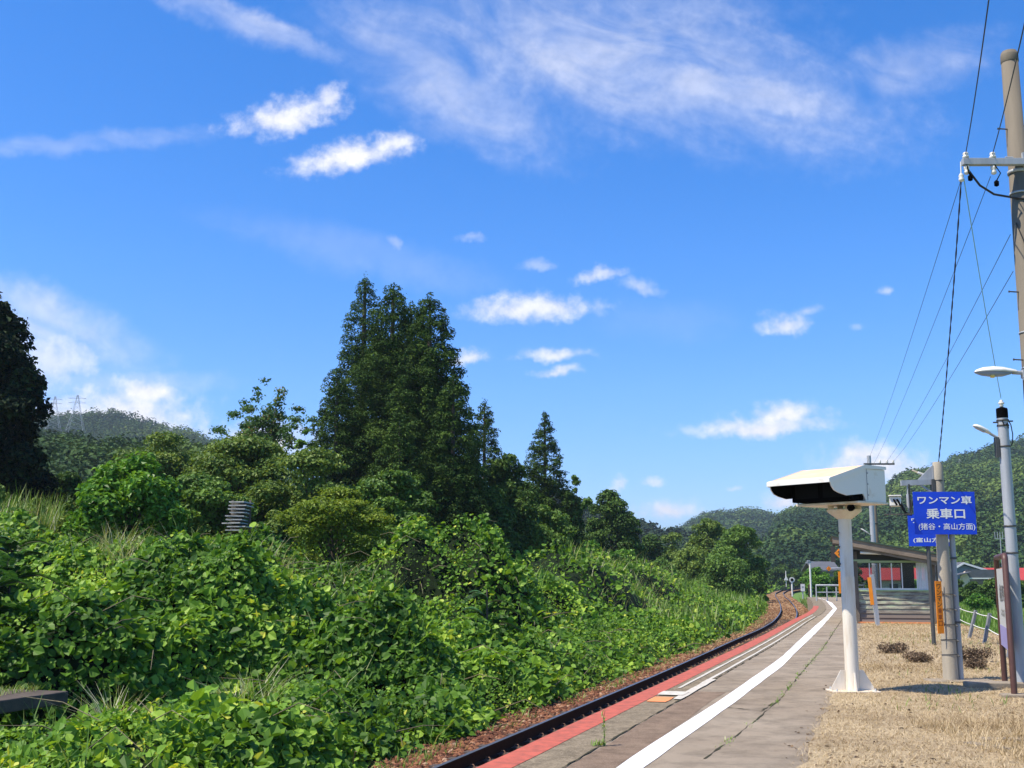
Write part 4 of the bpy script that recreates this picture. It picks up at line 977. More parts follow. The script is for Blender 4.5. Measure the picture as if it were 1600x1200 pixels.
f_.prism([(xL + .10, roof_z(xL) - .27), (xR - .14, roof_z(xR) - .26), (xR - .2, roof_z(xR) - .36), (xL + .12, roof_z(xL) - .36)], -.50, -.44, 'y')
for k in range(5): f_.prism([(xL + .05, roof_z(xL) - .05), (xR - .05, roof_z(xR) - .05), (xR - .05, roof_z(xR) - .2), (xL + .05, roof_z(xL) - .2)], .3 + k * 1.2, .4 + k * 1.2, 'y')
f_.build('fascia', M['wood_fascia'], sh)
tubes = MB(); tubes.tube([(.32, -.40, zz(864)), (2.0, -.40, zz(866.5))], .05, 10); tubes.build('fluorescent_tube', M['white_paint'], sh)
gut = MB(); gut.tube([(xR + .02, -.6, roof_z(xR) - .10), (xR + .02, SD + .4, roof_z(xR) - .12)], .06, 10); gut.tube([(xR, -.3, roof_z(xR) - .12), (SW + .12, -.12, roof_z(xR) - .35), (SW + .12, -.10, .05)], .035, 8); gut.build('gutter', M['steel_dark'], sh)
MB().box((xL + .02, -.5, zz(866)), (.16, .35, .55)).build('hanging_box', M['dark_panel'], sh)
MB().box((SW / 2 + .1, -.03, .035), (SW - .1, .05, .05)).build('orange_batten', M['orange_mark'], sh)
bench = empty('bench', tuple(sh.matrix_basis @ Vector((1.3, 4.6, 0))), R(-15), 'plain wooden bench inside the waiting shelter', 'bench')
MB().box((0, 0, .43), (1.8, .38, .04)).build('seat', M['wood_dark'], bench)
for x in (-.75, .75): MB().box((x, 0, .205), (.06, .34, .41)).build('leg', M['wood_dark'], bench)

# grey post with yellow plate in front of shelter
yp = empty('marker_post', (at(1360, 976, 40).x, 40.0 - .8, 0), 0, 'grey square post with a tall orange plate standing before the shelter windows', 'post')
MB().bar((0, 0, -.03), (-.12, 0, zz(898)), .15, .12).build('post', M['galv'], yp)
zq0, zq1 = zz(943), zz(902)
MB().bar((-.165, -.07, zq0), (-.225, -.07, zq1), .12, .02, up=(0, 1, 0)).build('plate', M['orange'], yp)
# car stop signs: orange diamonds with a 2
def diamond(name, loc, s, post_from, label, arm=None, num='2'):
    o = empty(name, loc, 0, label, 'sign', 'orange diamond stop signs')
    d_ = MB(); d_.prism([(-s, 0), (0, -s), (s, 0), (0, s)], -.01, .01, 'y'); d_.build('plate', M['orange'], o)
    d2 = MB(); k_ = s * 1.12; d2.prism([(-k_, 0), (0, -k_), (k_, 0), (0, k_)], .012, .02, 'y'); d2.build('back_plate', M['steel_dark'], o)
    text_mesh('lettering', [(num, -s * .26, s * .26, -s * .45, s * .45)], M['ink'], o, (0, -.0125, 0), bold=.03)
    p_ = MB(); p_.tube([Vector(q) - Vector(loc) for q in post_from], .035, 10); p_.build('post', M['galv'], o)
    return o
da = at(1311, 864.5, 38.0); db = at(1295, 888.5, 52.0)
diamond('stop_sign', da, .15, [(da.x + .42, 38.06, 0), (da.x + .42, 38.06, da.z - .25), (da.x + .30, 38.05, da.z - .12), (da.x, 38.04, da.z - .10)], 'larger orange diamond sign with a 2 beside the white column')
diamond('stop_sign', db, .11, [(db.x + .75, 52.05, 0), (db.x + .75, 52.05, db.z - .18), (db.x + .68, 52.05, db.z - .03), (db.x + .55, 52.05, db.z + .02), (db.x, 52.04, db.z)], 'smaller farther orange diamond sign on a bent grey pipe')
ob = empty('vertical_sign', at(1313, 910, 51.5), 0, 'plain orange vertical board on the bent grey pipe behind the white column', 'sign')
MB().box((0, 0, 0), (.16, .02, .95)).build('panel', M['orange'], ob)

# ------------------------------------------------------------------ far end of the platform
RY = 80.0
ra = at(1276, 937, RY); rb = at(1350, 937, RY)
rl = empty('pipe_railing', (ra.x, RY, 0), 0, 'grey pipe railing closing off the far end of the platform', 'railing')
hgt = at(1300, 914.5, RY).z; wdt = rb.x - ra.x
MB().tube([(0, 0, -.02), (0, 0, hgt), (wdt, 0, hgt), (wdt, 0, -.02)], .06, 8).build('top_rail', M['galv'], rl)
MB().tube([(0, 0, hgt * .55), (wdt, 0, hgt * .55)], .035, 8).build('mid_rail', M['galv'], rl)
for k in (.25, .45, .7): MB().tube([(wdt * k, .3, -.1), (wdt * k, .3, hgt * .9)], .05, 8).build('post', M['galv'], rl)
def simple_post(name, px, pyb, pyt, Y, r, mat, label, cat):
    b0_ = at(px, pyb, Y); o = empty(name, b0_, 0, label, cat); h_ = at(px, pyt, Y).z - b0_.z
    MB().tube([(0, 0, -.3), (0, 0, h_)], r, 8).build('post', mat, o); return o, h_
o, h_ = simple_post('round_sign', 1238, 927, 906, 112, .08, M['white_paint'], 'small round white signal sign on a white post beside the far track', 'sign')
MB().lathe([(.26, 0), (.26, .05)], 18, Matrix.Translation((0, -.05, h_)) @ Matrix.Rotation(R(90), 4, 'X')).build('disc', M['white_paint'], o)
MB().lathe([(.15, 0), (.15, .01)], 18, Matrix.Translation((0, -.11, h_)) @ Matrix.Rotation(R(90), 4, 'X')).build('dark_face', M['dark_glass'], o)
o, h_ = simple_post('notice_sign', 1254.5, 930, 922, 96, .05, M['galv'], 'small white square board on a short post at the platform end', 'sign')
MB().box((0, -.06, h_ + .2), (.34, .03, .60)).build('board', M['white_paint'], o)
MB().box((0, -.08, h_ + .25), (.18, .006, .12)).build('marking', M['sign_edge'], o)
o, h_ = simple_post('lamp_post', 1267.5, 930, 879, 100, .08, M['white_paint'], 'slender white lamp post at the far end of the platform', 'lamp post')
MB().bar((-.35, 0, h_), (.35, 0, h_ + .05), .10, .12).box((-.1, 0, h_ + .14), (.24, .2, .12)).build('lamp_head', M['galv'], o)
o, h_ = simple_post('stake', 1264.5, 929, 913, 98, .05, M['rust_brown'], 'thin brown stake beside the slender white lamp post', 'stake')
o, h_ = simple_post('crossing_sign', 1228.5, 913, 892, 150, .05, M['white_paint'], 'tiny white triangular marker on a mast by the far bend of the track', 'sign')
MB().prism([(-.26, -.7), (.26, -.7), (0, -.1)], -.05, .05, 'y', Matrix.Translation((0, -.08, h_ - .5))).build('marker', M['white_paint'], o)

# far utility poles behind the shelter
fpo = empty('utility_pole', (fpx, FY, 0), 0, 'grey utility pole rising behind the shelter roof above the monitor', 'utility pole')
MB().tube([(0, 0, 0), (0, 0, fpz)], [.15, .10], 14).build('shaft', M['galv'], fpo)
ab = MB(); ab.bar((-.3, -.1, fpz - .42), (1.2, -.1, fpz - .42), .08, .08); ab.build('crossarm', M['steel_dark'], fpo)
for x in (.5, .85, 1.15): MB().lathe([(.04, fpz - .38), (.06, fpz - .32), (.03, fpz - .22)], 8, Matrix.Translation((x, -.1, 0))).build('insulator', M['ceramic'], fpo)
led_lamp('street_lamp', (fpx - .12, FY - .05, at(1355, 836, FY).z), 0, .45, R(32), 'tiny white lamp on the grey utility pole just above the shelter roof')
p2_ = at(1367, 790, FY + .6)
fp2 = empty('utility_pole', (p2_.x, FY + .6, 0), 0, 'thin brown utility pole right beside the grey one behind the shelter', 'utility pole')
MB().tube([(0, 0, 0), (0, 0, at(1366, 770, FY).z)], [.13, .09], 12).build('shaft', M['concrete_pole'], fp2)
MB().lathe([(.11, 4.2), (.13, 4.2), (.13, 4.26), (.11, 4.26)], 12).build('band', M['steel_dark'], fp2)

# ------------------------------------------------------------------ buildings beyond
def place(px, Y): return at(px, 900, Y).x
# long red roofed building
BY = 165.0
bx0, bx1 = place(1338, BY), place(1640, BY)
rb_ = empty('red_roofed_building', ((bx0 + bx1) / 2, BY, -1.35), 0, 'long low building with a bright red metal roof behind the fields', 'building')
L_ = bx1 - bx0; ze = at(1450, 906, BY).z + 1.35; zrg = at(1450, 887, BY).z + 1.35
MB().box((0, 3, ze / 2), (L_ - .8, 6, ze)).build('wall', M['wall_pale'], rb_)
MB().prism([(-.6, ze), (-.6, ze - .12), (3, zrg - .12), (6.6, ze - .12), (6.6, ze), (3, zrg)], -L_ / 2, L_ / 2, 'x').build('roof', M['roof_red'], rb_)
for k in range(8): MB().box((-L_ / 2 + 1.8 + k * L_ / 8, -.02, ze * .6), (1.2, .06, .9)).build('window', M['house_glass'], rb_)
tv = empty('tv_antenna', (place(1567, BY - 8), BY - 8, -1.35), 0, 'comb shaped television antenna on a thin mast above the red roof', 'antenna')
ta = at(1567, 836, BY - 8).z + 1.35
MB().tube([(0, 0, 0), (0, 0, ta)], .06, 6).build('mast', M['galv'], tv)
el_ = MB(); el_.bar((-.75, 0, ta - .5), (.75, 0, ta - .5), .07)
for k in range(5): el_.bar((-.7 + k * .35, 0, ta - .55), (-.7 + k * .35, 0, ta + .45), .06)
el_.build('elements', M['galv'], tv)
# gabled house
HY = 150.0
hx = place(1520, HY)
hs = empty('house', (hx, HY, -1.35), 0, 'house with grey tiled gable roof, white verge boards and a beige wall', 'house')
def hz_(py): return at(1520, py, HY).z + 1.35
apx = place(1511, HY) - hx; lx, rx = place(1487, HY) - hx, place(1553, HY) - hx
MB().prism([(lx + .3, 0), (rx - .3, 0), (rx - .3, hz_(893)), (apx, hz_(882)), (lx + .3, hz_(893))], 1.5, 9, 'y').build('wall', M['wall_blue'], hs)
rf2 = MB(); rf2.prism([(lx, hz_(893) - .2), (apx, hz_(880)), (rx, hz_(893) - .2), (rx, hz_(893)), (apx, hz_(878)), (lx, hz_(893))], .8, 9.5, 'y'); rf2.build('roof', M['roof_grey'], hs)
vb = MB(); vb.prism([(lx - .1, hz_(893.5) - .15), (apx, hz_(881.3)), (rx + .1, hz_(893.5) - .15), (rx + .1, hz_(892)), (apx, hz_(878.4)), (lx - .1, hz_(892))], .70, .80, 'y'); vb.build('verge_board', M['white_paint'], hs)
MB().prism([(place(1505, HY) - hx, hz_(890)), (place(1550, HY) - hx, hz_(890)), (place(1552, HY) - hx, hz_(903)), (place(1508, HY) - hx, hz_(903))], -.9, -.5, 'y').build('porch_roof', M['roof_grey'], hs)
MB().box(((place(1508, HY) + place(1552, HY)) / 2 - hx, -.7, hz_(903.7)), (place(1552, HY) - place(1508, HY), .5, .15)).build('gutter', M['white_paint'], hs)
MB().prism([(place(1497, HY) - hx, 0), (place(1510, HY) - hx, 0), (place(1510, HY) - hx, hz_(903)), (place(1504, HY) - hx, hz_(893)), (place(1497, HY) - hx, hz_(900))], -1.0, -.6, 'y').build('gable_wall', M['wall_beige'], hs)
MB().box((place(1530, HY) - hx, 1.2, hz_(912)), (3.2, .3, 1.4)).build('window', M['house_glass'], hs)
MB().box((place(1487, HY) - hx + .6, -1.2, hz_(897)), (2.4, 2.0, .12), rot=Matrix.Rotation(R(-12), 3, 'Y')).build('side_roof', M['roof_grey'], hs)
# dark barn beyond the platform end
DY = 190.0
dx = place(1290, DY)
bn = empty('barn', (dx, DY, -1.35), 0, 'dark grey barn half hidden behind bushes past the platform end', 'barn')
dz = at(1290, 886, DY).z + 1.35; dw = place(1306, DY) - place(1274, DY)
MB().box((0, 3, dz / 2 - .4), (dw, 6, dz - .8)).build('wall', solid('slate_wall', (.16, .17, .20), .8, scale=1), bn)
MB().prism([(-.8, dz - .7), (3, dz + .7), (6.8, dz - .7), (6.8, dz - .5), (3, dz + .95), (-.8, dz - .5)], -dw / 2 - .6, dw / 2 + .6, 'x').build('roof', M['roof_grey'], bn)
MB().box((-.4, -.03, dz * .35), (1.6, .05, dz * .6)).build('door', M['house_glass'], bn)

# ------------------------------------------------------------------ pylons on the hills
def pylon(px, pyb, pyt, Y, hw, label, arms=(.78, .9)):
    b0_ = at(px, pyb, Y); h_ = at(px, pyt, Y).z - b0_.z
    o = empty('power_pylon', b0_, R(12), label, 'pylon', 'power pylons on the hills')
    m_ = MB(); t_ = h_ * .0062
    def half(z): return hw * (1 - z / h_) ** 1.15 + hw * .08
    lv = np.linspace(0, 1, 8)
    for sx, sy in ((-1, -1), (1, -1), (1, 1), (-1, 1)):
        for a, b_ in zip(lv[:-1], lv[1:]):
            ha, hb_ = half(a * h_), half(b_ * h_); m_.bar((sx * ha, sy * ha, a * h_), (sx * hb_, sy * hb_, b_ * h_), t_)
    for a, b_ in zip(lv[:-1], lv[1:]):
        ha, hb_ = half(a * h_), half(b_ * h_)
        for sy in (-1, 1):
            m_.bar((-ha, sy * ha, a * h_), (hb_, sy * hb_, b_ * h_), t_ * .6); m_.bar((ha, sy * ha, a * h_), (-hb_, sy * hb_, b_ * h_), t_ * .6)
            m_.bar((sy * ha, -ha, a * h_), (sy * hb_, hb_, b_ * h_), t_ * .6)
    m_.build('lattice', M['galv'], o)
    for f in arms:
        c_ = MB(); c_.bar((-hw * 1.15, 0, f * h_), (hw * 1.15, 0, f * h_), t_ * 1.2); c_.bar((-hw * 1.1, 0, f * h_), (0, 0, f * h_ + hw * .3), t_ * .6); c_.bar((hw * 1.1, 0, f * h_), (0, 0, f * h_ + hw * .3), t_ * .6); c_.build('crossarm', M['galv'], o)
pylon(118, 674, 617, 520, 3.4, 'power pylon standing clear against the cloud on the left hilltop')
pylon(83, 672, 619, 560, 3.0, 'power pylon partly behind the dark tree on the left hilltop')
pylon(267, 680, 670, 790, 1.6, 'tiny power pylon farther along the left ridge')
pylon(1500.5, 737, 717, 640, 2.0, 'small pale power pylon high on the right hand mountainside')
pylon(1169, 797, 790, 1120, 1.5, 'tiny mast on the crest of the low rounded far hill')
# ------------------------------------------------------------------ kudzu
VM = leaf_mat('creeper_leaves', [(0, (0.036, 0.096, 0.012)), (.40, (0.094, 0.206, 0.021)), (.75, (0.186, 0.342, 0.034)), (.95, (0.360, 0.528, 0.072)), (1, (0.537, 0.565, 0.085))], .5, .34, .22)
rk = np.random.default_rng(5)
def canopy_grad(X, Y, e=.15):
    return (canopy_z(X + e, Y) - canopy_z(X - e, Y)) / (2 * e), (canopy_z(X, Y + e) - canopy_z(X, Y - e)) / (2 * e)
def scatter_canopy(n, y0, y1, pw, dmin=3.0, dmax=45, pxl=-230, pxr=1260):
    Y = (y0 ** pw + (y1 ** pw - y0 ** pw) * rk.random(n)) ** (1 / pw)
    px = pxl + (pxr - pxl) * rk.random(n); X = (px - 800) / FPX * Y * 1.02
    d = dleft(X, Y); ok = (d > dmin) & (d < dmax); X, Y, d = X[ok], Y[ok], d[ok]
    gx, gy = canopy_grad(X, Y); sl_ = np.sqrt(1 + gx ** 2 + gy ** 2)
    veg = canopy_z(X, Y) - soil_z(X, Y)
    keep = (rk.random(len(X)) < np.clip(sl_ / 2.6, .3, 1)) & (veg > .09)
    X, Y, gx, gy = X[keep], Y[keep], gx[keep], gy[keep]
    N = np.stack([-gx, -gy, np.ones_like(gx)], -1); N /= np.linalg.norm(N, axis=1, keepdims=True)
    return X, Y, canopy_z(X, Y), N
def tone_field(X, Y): return np.clip(.42 + .9 * (fbm(X / 2.2, Y / 2.2, 301, 3) - .5) + .5 * (fbm(X / .7, Y / .7, 305, 2) - .5), 0, 1)
# leaflet outline: length 1 along a, width along b
LF = np.array([(0, 0, 0), (.30, .46, .10), (.68, .36, .07), (1.0, 0, -.10), (.68, -.36, .07), (.30, -.46, .10)])
LQ = np.array([(0, 3, 2, 1), (0, 5, 4, 3)])
def leaflets(P, A, N, S, tint):
    B = np.cross(N, A)
    V = P[:, None] + S[:, None, None] * (LF[None, :, :1] * A[:, None] + LF[None, :, 1:2] * B[:, None] + LF[None, :, 2:3] * N[:, None])
    F = (LQ[None] + (np.arange(len(P)) * 6)[:, None, None]).reshape(-1, 4)
    return V.reshape(-1, 3), F, np.repeat(tint, 6)
def unit(v): return v / np.maximum(np.linalg.norm(v, axis=-1, keepdims=True), 1e-6)
def creeper(name, n, y0, y1, pw, smin, smax, depth, trif, label, up=.55, rnd=.55, lift=0):
    X, Y, Z, N = scatter_canopy(n, y0, y1, pw)
    m = len(X); dz_ = depth * rk.random(m) ** 1.8
    Pp = np.stack([X, Y, Z + .05 + lift], -1) - N * dz_[:, None]
    Nn = unit(N * .5 + np.array([-.12, -.18, up]) + rk.normal(size=(m, 3)) * rnd)
    A = unit(np.cross(Nn, rk.normal(size=(m, 3))))
    S = (smin + (smax - smin) * rk.random(m) ** 1.3) * np.clip(-.1 + 2.0 * fbm(X / 1.5 + 5, Y / 1.5, 333, 2), .42, 1.25)
    tint = np.clip(tone_field(X, Y) + .06 + .24 * rk.normal(size=m), 0, .97); tint = np.where(rk.random(m) < .004, 1.0, tint)
    if trif:
        B = np.cross(Nn, A); Ps, As, Ns, Ss, Ts = [], [], [], [], []
        for ang, k in ((0, 1.0), (1.75, .86), (-1.75, .86)):
            a2 = unit(A * math.cos(ang) + B * math.sin(ang) - Nn * .18); n2 = unit(Nn + (rk.normal(size=(m, 3)) * .28)); n2 = unit(n2 - a2 * np.sum(n2 * a2, 1, keepdims=True))
            Ps.append(Pp + a2 * .02 + (A * S[:, None] * .25 if ang == 0 else 0)); As.append(a2); Ns.append(n2); Ss.append(S * k); Ts.append(np.clip(tint + .05 * rk.normal(size=m), 0, 1))
        V, F, T = leaflets(np.concatenate(Ps), np.concatenate(As), np.concatenate(Ns), np.concatenate(Ss), np.concatenate(Ts))
    else:
        V, F, T = leaflets(Pp, A, Nn, S, tint)
    o = np_mesh(name, V, F, VM, T); tag(o, label, 'creeper', kind='stuff'); return o
creeper('creeper_leaves', 46000, 9.5, 24, 1.6, .085, .205, .42, True, 'broad leaved green creeper carpet in the foreground left of the track', rnd=.72)
creeper('creeper_leaves', 190000, 22, 46, 1.6, .10, .21, .40, False, 'broad leaved green creeper covering the bank in the middle distance', rnd=.7)
creeper('creeper_leaves', 170000, 44, 105, 1.5, .13, .28, .55, False, 'bright green creeper and weeds along the far part of the track', up=.5, rnd=.7)
creeper('creeper_leaves', 30000, 100, 260, 1.4, .4, .8, .6, False, 'distant green weeds by the far bend of the track', rnd=.7)
# bare vine stems and dead twigs showing among the leaves
X_, Y_, Z_, N_c = scatter_canopy(1500, 9.8, 40, 1.6)
vm_ = MB()
for i in range(min(len(X_), 420)):
    a_ = rk.random() * 6.28; l_ = .4 + .9 * rk.random(); h_ = .05 + .22 * rk.random(); p_ = Vector((X_[i], Y_[i], Z_[i] - .06)); r_ = .004 + .00025 * Y_[i]
    vm_.tube([p_, p_ + Vector((math.cos(a_) * l_ * .5, math.sin(a_) * l_ * .5, h_)), p_ + Vector((math.cos(a_) * l_, math.sin(a_) * l_, h_ * (2 * rk.random() - .6)))], [r_, r_ * .8, r_ * .4], 4)
vo_ = vm_.build('vine_stems', solid('vine_stem', (.20, .17, .09), .8, scale=20, col2=(.09, .075, .045))); tag(vo_, 'thin bare vine stems and twigs lying among the creeper leaves', 'stems', kind='stuff')
# extra leaves hanging on the steep faces
def steep(n, y0, y1, pxl, pxr, smin, smax, label):
    Y = y0 + (y1 - y0) * rk.random(n); px = pxl + (pxr - pxl) * rk.random(n); X = (px - 800) / FPX * Y * 1.02
    d = dleft(X, Y); gx, gy = canopy_grad(X, Y, .1); sl_ = np.hypot(gx, gy); ok = (d > 3.2) & (sl_ > .8)
    X, Y, gx, gy, sl_ = X[ok], Y[ok], gx[ok], gy[ok], sl_[ok]; m = len(X)
    N = unit(np.stack([-gx, -gy, np.ones(m) * .6], -1)); P_ = np.stack([X, Y, canopy_z(X, Y) - np.minimum(sl_ * .10, .45) * rk.random(m) + .03], -1) + N * (.02 - .10 * rk.random(m))[:, None]
    Nn = unit(N * .6 + np.array([-.15, -.2, .45]) + rk.normal(size=(m, 3)) * .45); A = unit(np.cross(Nn, rk.normal(size=(m, 3))))
    V, F, T = leaflets(P_, A, Nn, smin + (smax - smin) * rk.random(m), np.clip(tone_field(X, Y) + .2 * rk.normal(size=m), 0, .97))
    o = np_mesh('creeper_leaves', V, F, VM, T); tag(o, label, 'creeper', kind='stuff')
steep(70000, 13, 27, -230, 760, .11, .2, 'creeper leaves hanging down the steep faces of the left bank')
# leaf litter and clods on the dry ground
# grass blades
def blades(name, P, h, w, lean, mat, tint, label, cat='grass', kind='stuff', parent=None, curl=.5):
    n = len(P); th = rk.random(n) * 6.283; D = np.stack([np.cos(th), np.sin(th), np.zeros(n)], -1); Sd = np.stack([-np.sin(th), np.cos(th), np.zeros(n)], -1)
    up = np.array([0, 0, 1.0]); h = h[:, None]; w = w[:, None]; lean = lean[:, None]
    rows = []
    for t_, ww in ((0, 1), (.5, .8), (1, .08)):
        c_ = P + up * h * t_ * (1 - .25 * lean * t_) + D * h * lean * (t_ ** (1 + curl))
        rows += [c_ - Sd * w * ww * .5, c_ + Sd * w * ww * .5]
    V = np.stack(rows, 1).reshape(-1, 3)
    F = (np.array([(0, 1, 3, 2), (2, 3, 5, 4)])[None] + (np.arange(n) * 6)[:, None, None]).reshape(-1, 4)
    o = np_mesh(name, V, F, mat, np.repeat(tint, 6), parent)
    if kind: tag(o, label, cat, kind=kind)
    return o
GM = leaf_mat('grass_blades', [(0, (0.066, 0.143, 0.020)), (.5, (0.143, 0.264, 0.035)), (.8, (0.275, 0.330, 0.110)), (1, (0.528, 0.517, 0.352))], .5, .3, .3)
def canopy_pts(n, y0, y1, cond=None, pxl=-200, pxr=1230, dmin=3.1, pw=1.6):
    Y = (y0 ** pw + (y1 ** pw - y0 ** pw) * rk.random(n)) ** (1 / pw); px = pxl + (pxr - pxl) * rk.random(n); X = (px - 800) / FPX * Y * 1.02
    d = dleft(X, Y); ok = (d > dmin) & (d < 45)
    if cond is not None: ok &= cond(X, Y)
    X, Y = X[ok], Y[ok]; return np.stack([X, Y, canopy_z(X, Y) - .25], -1)
P_ = canopy_pts(4500, 10, 40, lambda X, Y: fbm(X / 2.0, Y / 2.0, 401, 2) > .60)
n = len(P_); blades('wild_grass', P_, .35 + .5 * rk.random(n), .010 + .012 * rk.random(n), .15 + .8 * rk.random(n), GM, np.clip(.35 + .25 * rk.normal(size=n), 0, .85), 'green grass blades pushing up through the creeper')
P_ = canopy_pts(26000, 40, 120, lambda X, Y: fbm(X / 5.0, Y / 5.0, 411, 2) > .47)
n = len(P_); blades('wild_grass', P_, .5 + .6 * rk.random(n), .03 + .04 * rk.random(n), .1 + .6 * rk.random(n), GM, np.clip(.35 + .3 * rk.normal(size=n), 0, .9), 'tall green grass on the bank farther along the track')
# pale silver grass near the tree line on the left
def band(n, p0, p1, Y0, Y1, spread):
    t_ = rk.random(n); px = p0 + (p1 - p0) * t_ + spread * rk.normal(size=n); Y = Y0 + (Y1 - Y0) * rk.random(n); X = (px - 800) / FPX * Y * 1.01
    return np.stack([X, Y, canopy_z(X, Y) - .2], -1)
P_ = np.concatenate([band(420, 150, 480, 24, 31, 14), band(160, 180, 230, 24, 26, 10), band(160, 420, 470, 25, 27, 8), band(160, 520, 640, 27, 31, 12), band(260, 380, 430, 16.5, 18.5, 8), band(130, 190, 215, 15, 16.5, 5), band(900, 900, 1080, 50, 75, 30)])
n = len(P_); blades('silver_grass', P_, .4 + .5 * rk.random(n), .008 + .012 * rk.random(n), .3 + 1.0 * rk.random(n), GM, np.clip(.80 + .25 * rk.normal(size=n), 0, 1), 'pale silvery grass tufts rising from the creeper bank')
# fringe weeds on the ballast
Yf = 10 + 60 * rk.random(2600) ** 1.5; Df = 2.75 + .5 * rk.random(2600); Xf = edge_x(Yf) - Df * np.cos(edge_a(Yf)); ok = fbm(Xf / .8, Yf / .8, 421, 2) > .5
P_ = np.stack([Xf, Yf + Df * np.sin(edge_a(Yf)), np.full(2600, ZB)], -1)[ok]; n = len(P_)
blades('fringe_weeds', P_, .07 + .16 * rk.random(n), .008 + .012 * rk.random(n), .2 + .9 * rk.random(n), GM, np.clip(.45 + .25 * rk.normal(size=n), 0, .9), 'small weeds along the edge of the ballast')
# weeds between the far ballast and the platform end
Yw = 64 + 60 * rk.random(5000); Dw = -.2 - 3.2 * rk.random(5000) * np.clip((Yw - 92) / 8, .02, 1); Xw = edge_x(Yw) - Dw * np.cos(edge_a(Yw)); ok = Yw > 92
P_ = np.stack([Xw, Yw, np.full(5000, -1.3)], -1)[ok]; n = len(P_)
blades('trackside_grass', P_, .3 + .9 * rk.random(n), .03 + .05 * rk.random(n), .2 + .5 * rk.random(n), GM, np.clip(.6 + .25 * rk.normal(size=n), 0, 1), 'tall dry and green grass where the platform ends by the track')
# dry straw
SM = leaf_mat('dry_straw', [(0, (.17, .115, .062)), (.5, (.40, .305, .18)), (1, (.62, .51, .34))], .8, .12, .1)
def straw(n, y0, y1, hmin, hmax, wmin, wmax, label, lean0=.8, pw=1.4, cond=None):
    Y = (y0 ** pw + (y1 ** pw - y0 ** pw) * rk.random(n)) ** (1 / pw)
    gx = np.interp(Y, [p[1] for p in gl], [p[0] for p in gl]); rx_ = 5.6 + .245 * Y + .5
    rx_ = np.minimum(rx_, (1680 - 800) / FPX * Y * 1.02); gx = gx + .06 * rk.normal(size=n)
    X = gx + (rx_ - gx) * rk.random(n); ok = X < rx_
    if cond is not None: ok &= cond(X, Y)
    X, Y = X[ok], Y[ok]; m = len(X)
    z = np.where(X > 5.6 + .245 * Y, .0 - .66 * (X - 5.6 - .245 * Y) / .9, .004)
    tone = np.clip(.5 + .8 * (fbm(X / .9, Y / .9, 431, 3) - .5) + .2 * rk.normal(size=m), 0, 1)
    blades('dry_grass', np.stack([X, Y, z], -1), hmin + (hmax - hmin) * rk.random(m) ** 2, wmin + (wmax - wmin) * rk.random(m), lean0 + 1.4 * rk.random(m), SM, tone, label, curl=.3)
straw(60000, 9.6, 22, .012, .07, .003, .007, 'flattened dry straw grass on the ground behind the platform')
straw(32000, 20, 47, .03, .13, .006, .012, 'dry straw grass around the poles and before the shelter')
straw(9000, 9.6, 13.2, .06, .26, .003, .007, 'longer loose straw at the bottom right corner', lean0=.4, cond=lambda X, Y: X > 4.4)
P_ = np.stack([(lambda y: (np.interp(y, [p[1] for p in gl], [p[0] for p in gl]) + rk.random(len(y)) * 3 + .6))(yy := 14 + 27 * rk.random(1500)), yy, np.full(1500, .0)], -1); P_ = P_[fbm(P_[:, 0], P_[:, 1], 441, 2) > .55]; n = len(P_)
blades('green_tufts', P_, .05 + .1 * rk.random(n), .006 + .008 * rk.random(n), .3 + .8 * rk.random(n), GM, np.clip(.5 + .2 * rk.normal(size=n), 0, .9), 'thin green tufts among the dry grass')
n = 2600; Y = 9.7 + 28 * rk.random(n) ** 1.4; gx = np.interp(Y, [p[1] for p in gl], [p[0] for p in gl]); X = gx - .25 + (1.6 + .16 * Y) * rk.random(n) ** .8; ok = fbm(X / .7, Y / .7, 461, 2) > .47; X, Y = X[ok], Y[ok]; n = len(X)
V, F, T = leaflets(np.stack([X, Y, np.full(n, .012)], -1), unit(rk.normal(size=(n, 3)) * np.array([1, 1, .15])), unit(rk.normal(size=(n, 3)) * .35 + np.array([0, 0, 1])), .018 + .035 * rk.random(n), rk.random(n) * .9)
o = np_mesh('leaf_litter', V, F, leaf_mat('litter', [(0, (.05, .035, .025)), (1, (.22, .15, .09))], .9, 0, .1), T); tag(o, 'scattered dark dead leaves on the dry ground', 'litter', kind='stuff')
# weed along the crack
ckp = np.array([(q[0], q[1]) for q in ck]); t_ = rk.random(500); cy_ = 11 + 26 * t_; cx_ = np.interp(cy_, ckp[:, 1], ckp[:, 0]); ok = fbm(cy_, cy_ * .3, 9, 2) > .5
P_ = np.stack([cx_ + .03 * rk.normal(size=500), cy_, np.full(500, .004)], -1)[ok]; n = len(P_)
blades('joint_moss', P_, .015 + .03 * rk.random(n), .006 + .01 * rk.random(n), .5 + rk.random(n), GM, np.clip(.55 + .2 * rk.normal(size=n), 0, .95), 'low moss and weeds in the platform crack', cat='moss')
# field grass on the right
n = 42000; Y = 36 + 110 * rk.random(n) ** 1.6; rx_ = 5.6 + .245 * Y + .6; X = rx_ + (np.maximum((1700 - 800) / FPX * Y - rx_, .5)) * rk.random(n)
blades('field_grass', np.stack([X, Y, np.full(n, -1.36)], -1), .3 + .45 * rk.random(n), .03 + .05 * rk.random(n), .1 + .5 * rk.random(n), GM, np.clip(.45 + .4 * (fbm(X / 5, Y / 5, 51, 3) - .5) + .12 * rk.normal(size=n), 0, .9), 'lush green field grass beyond the rope fence')

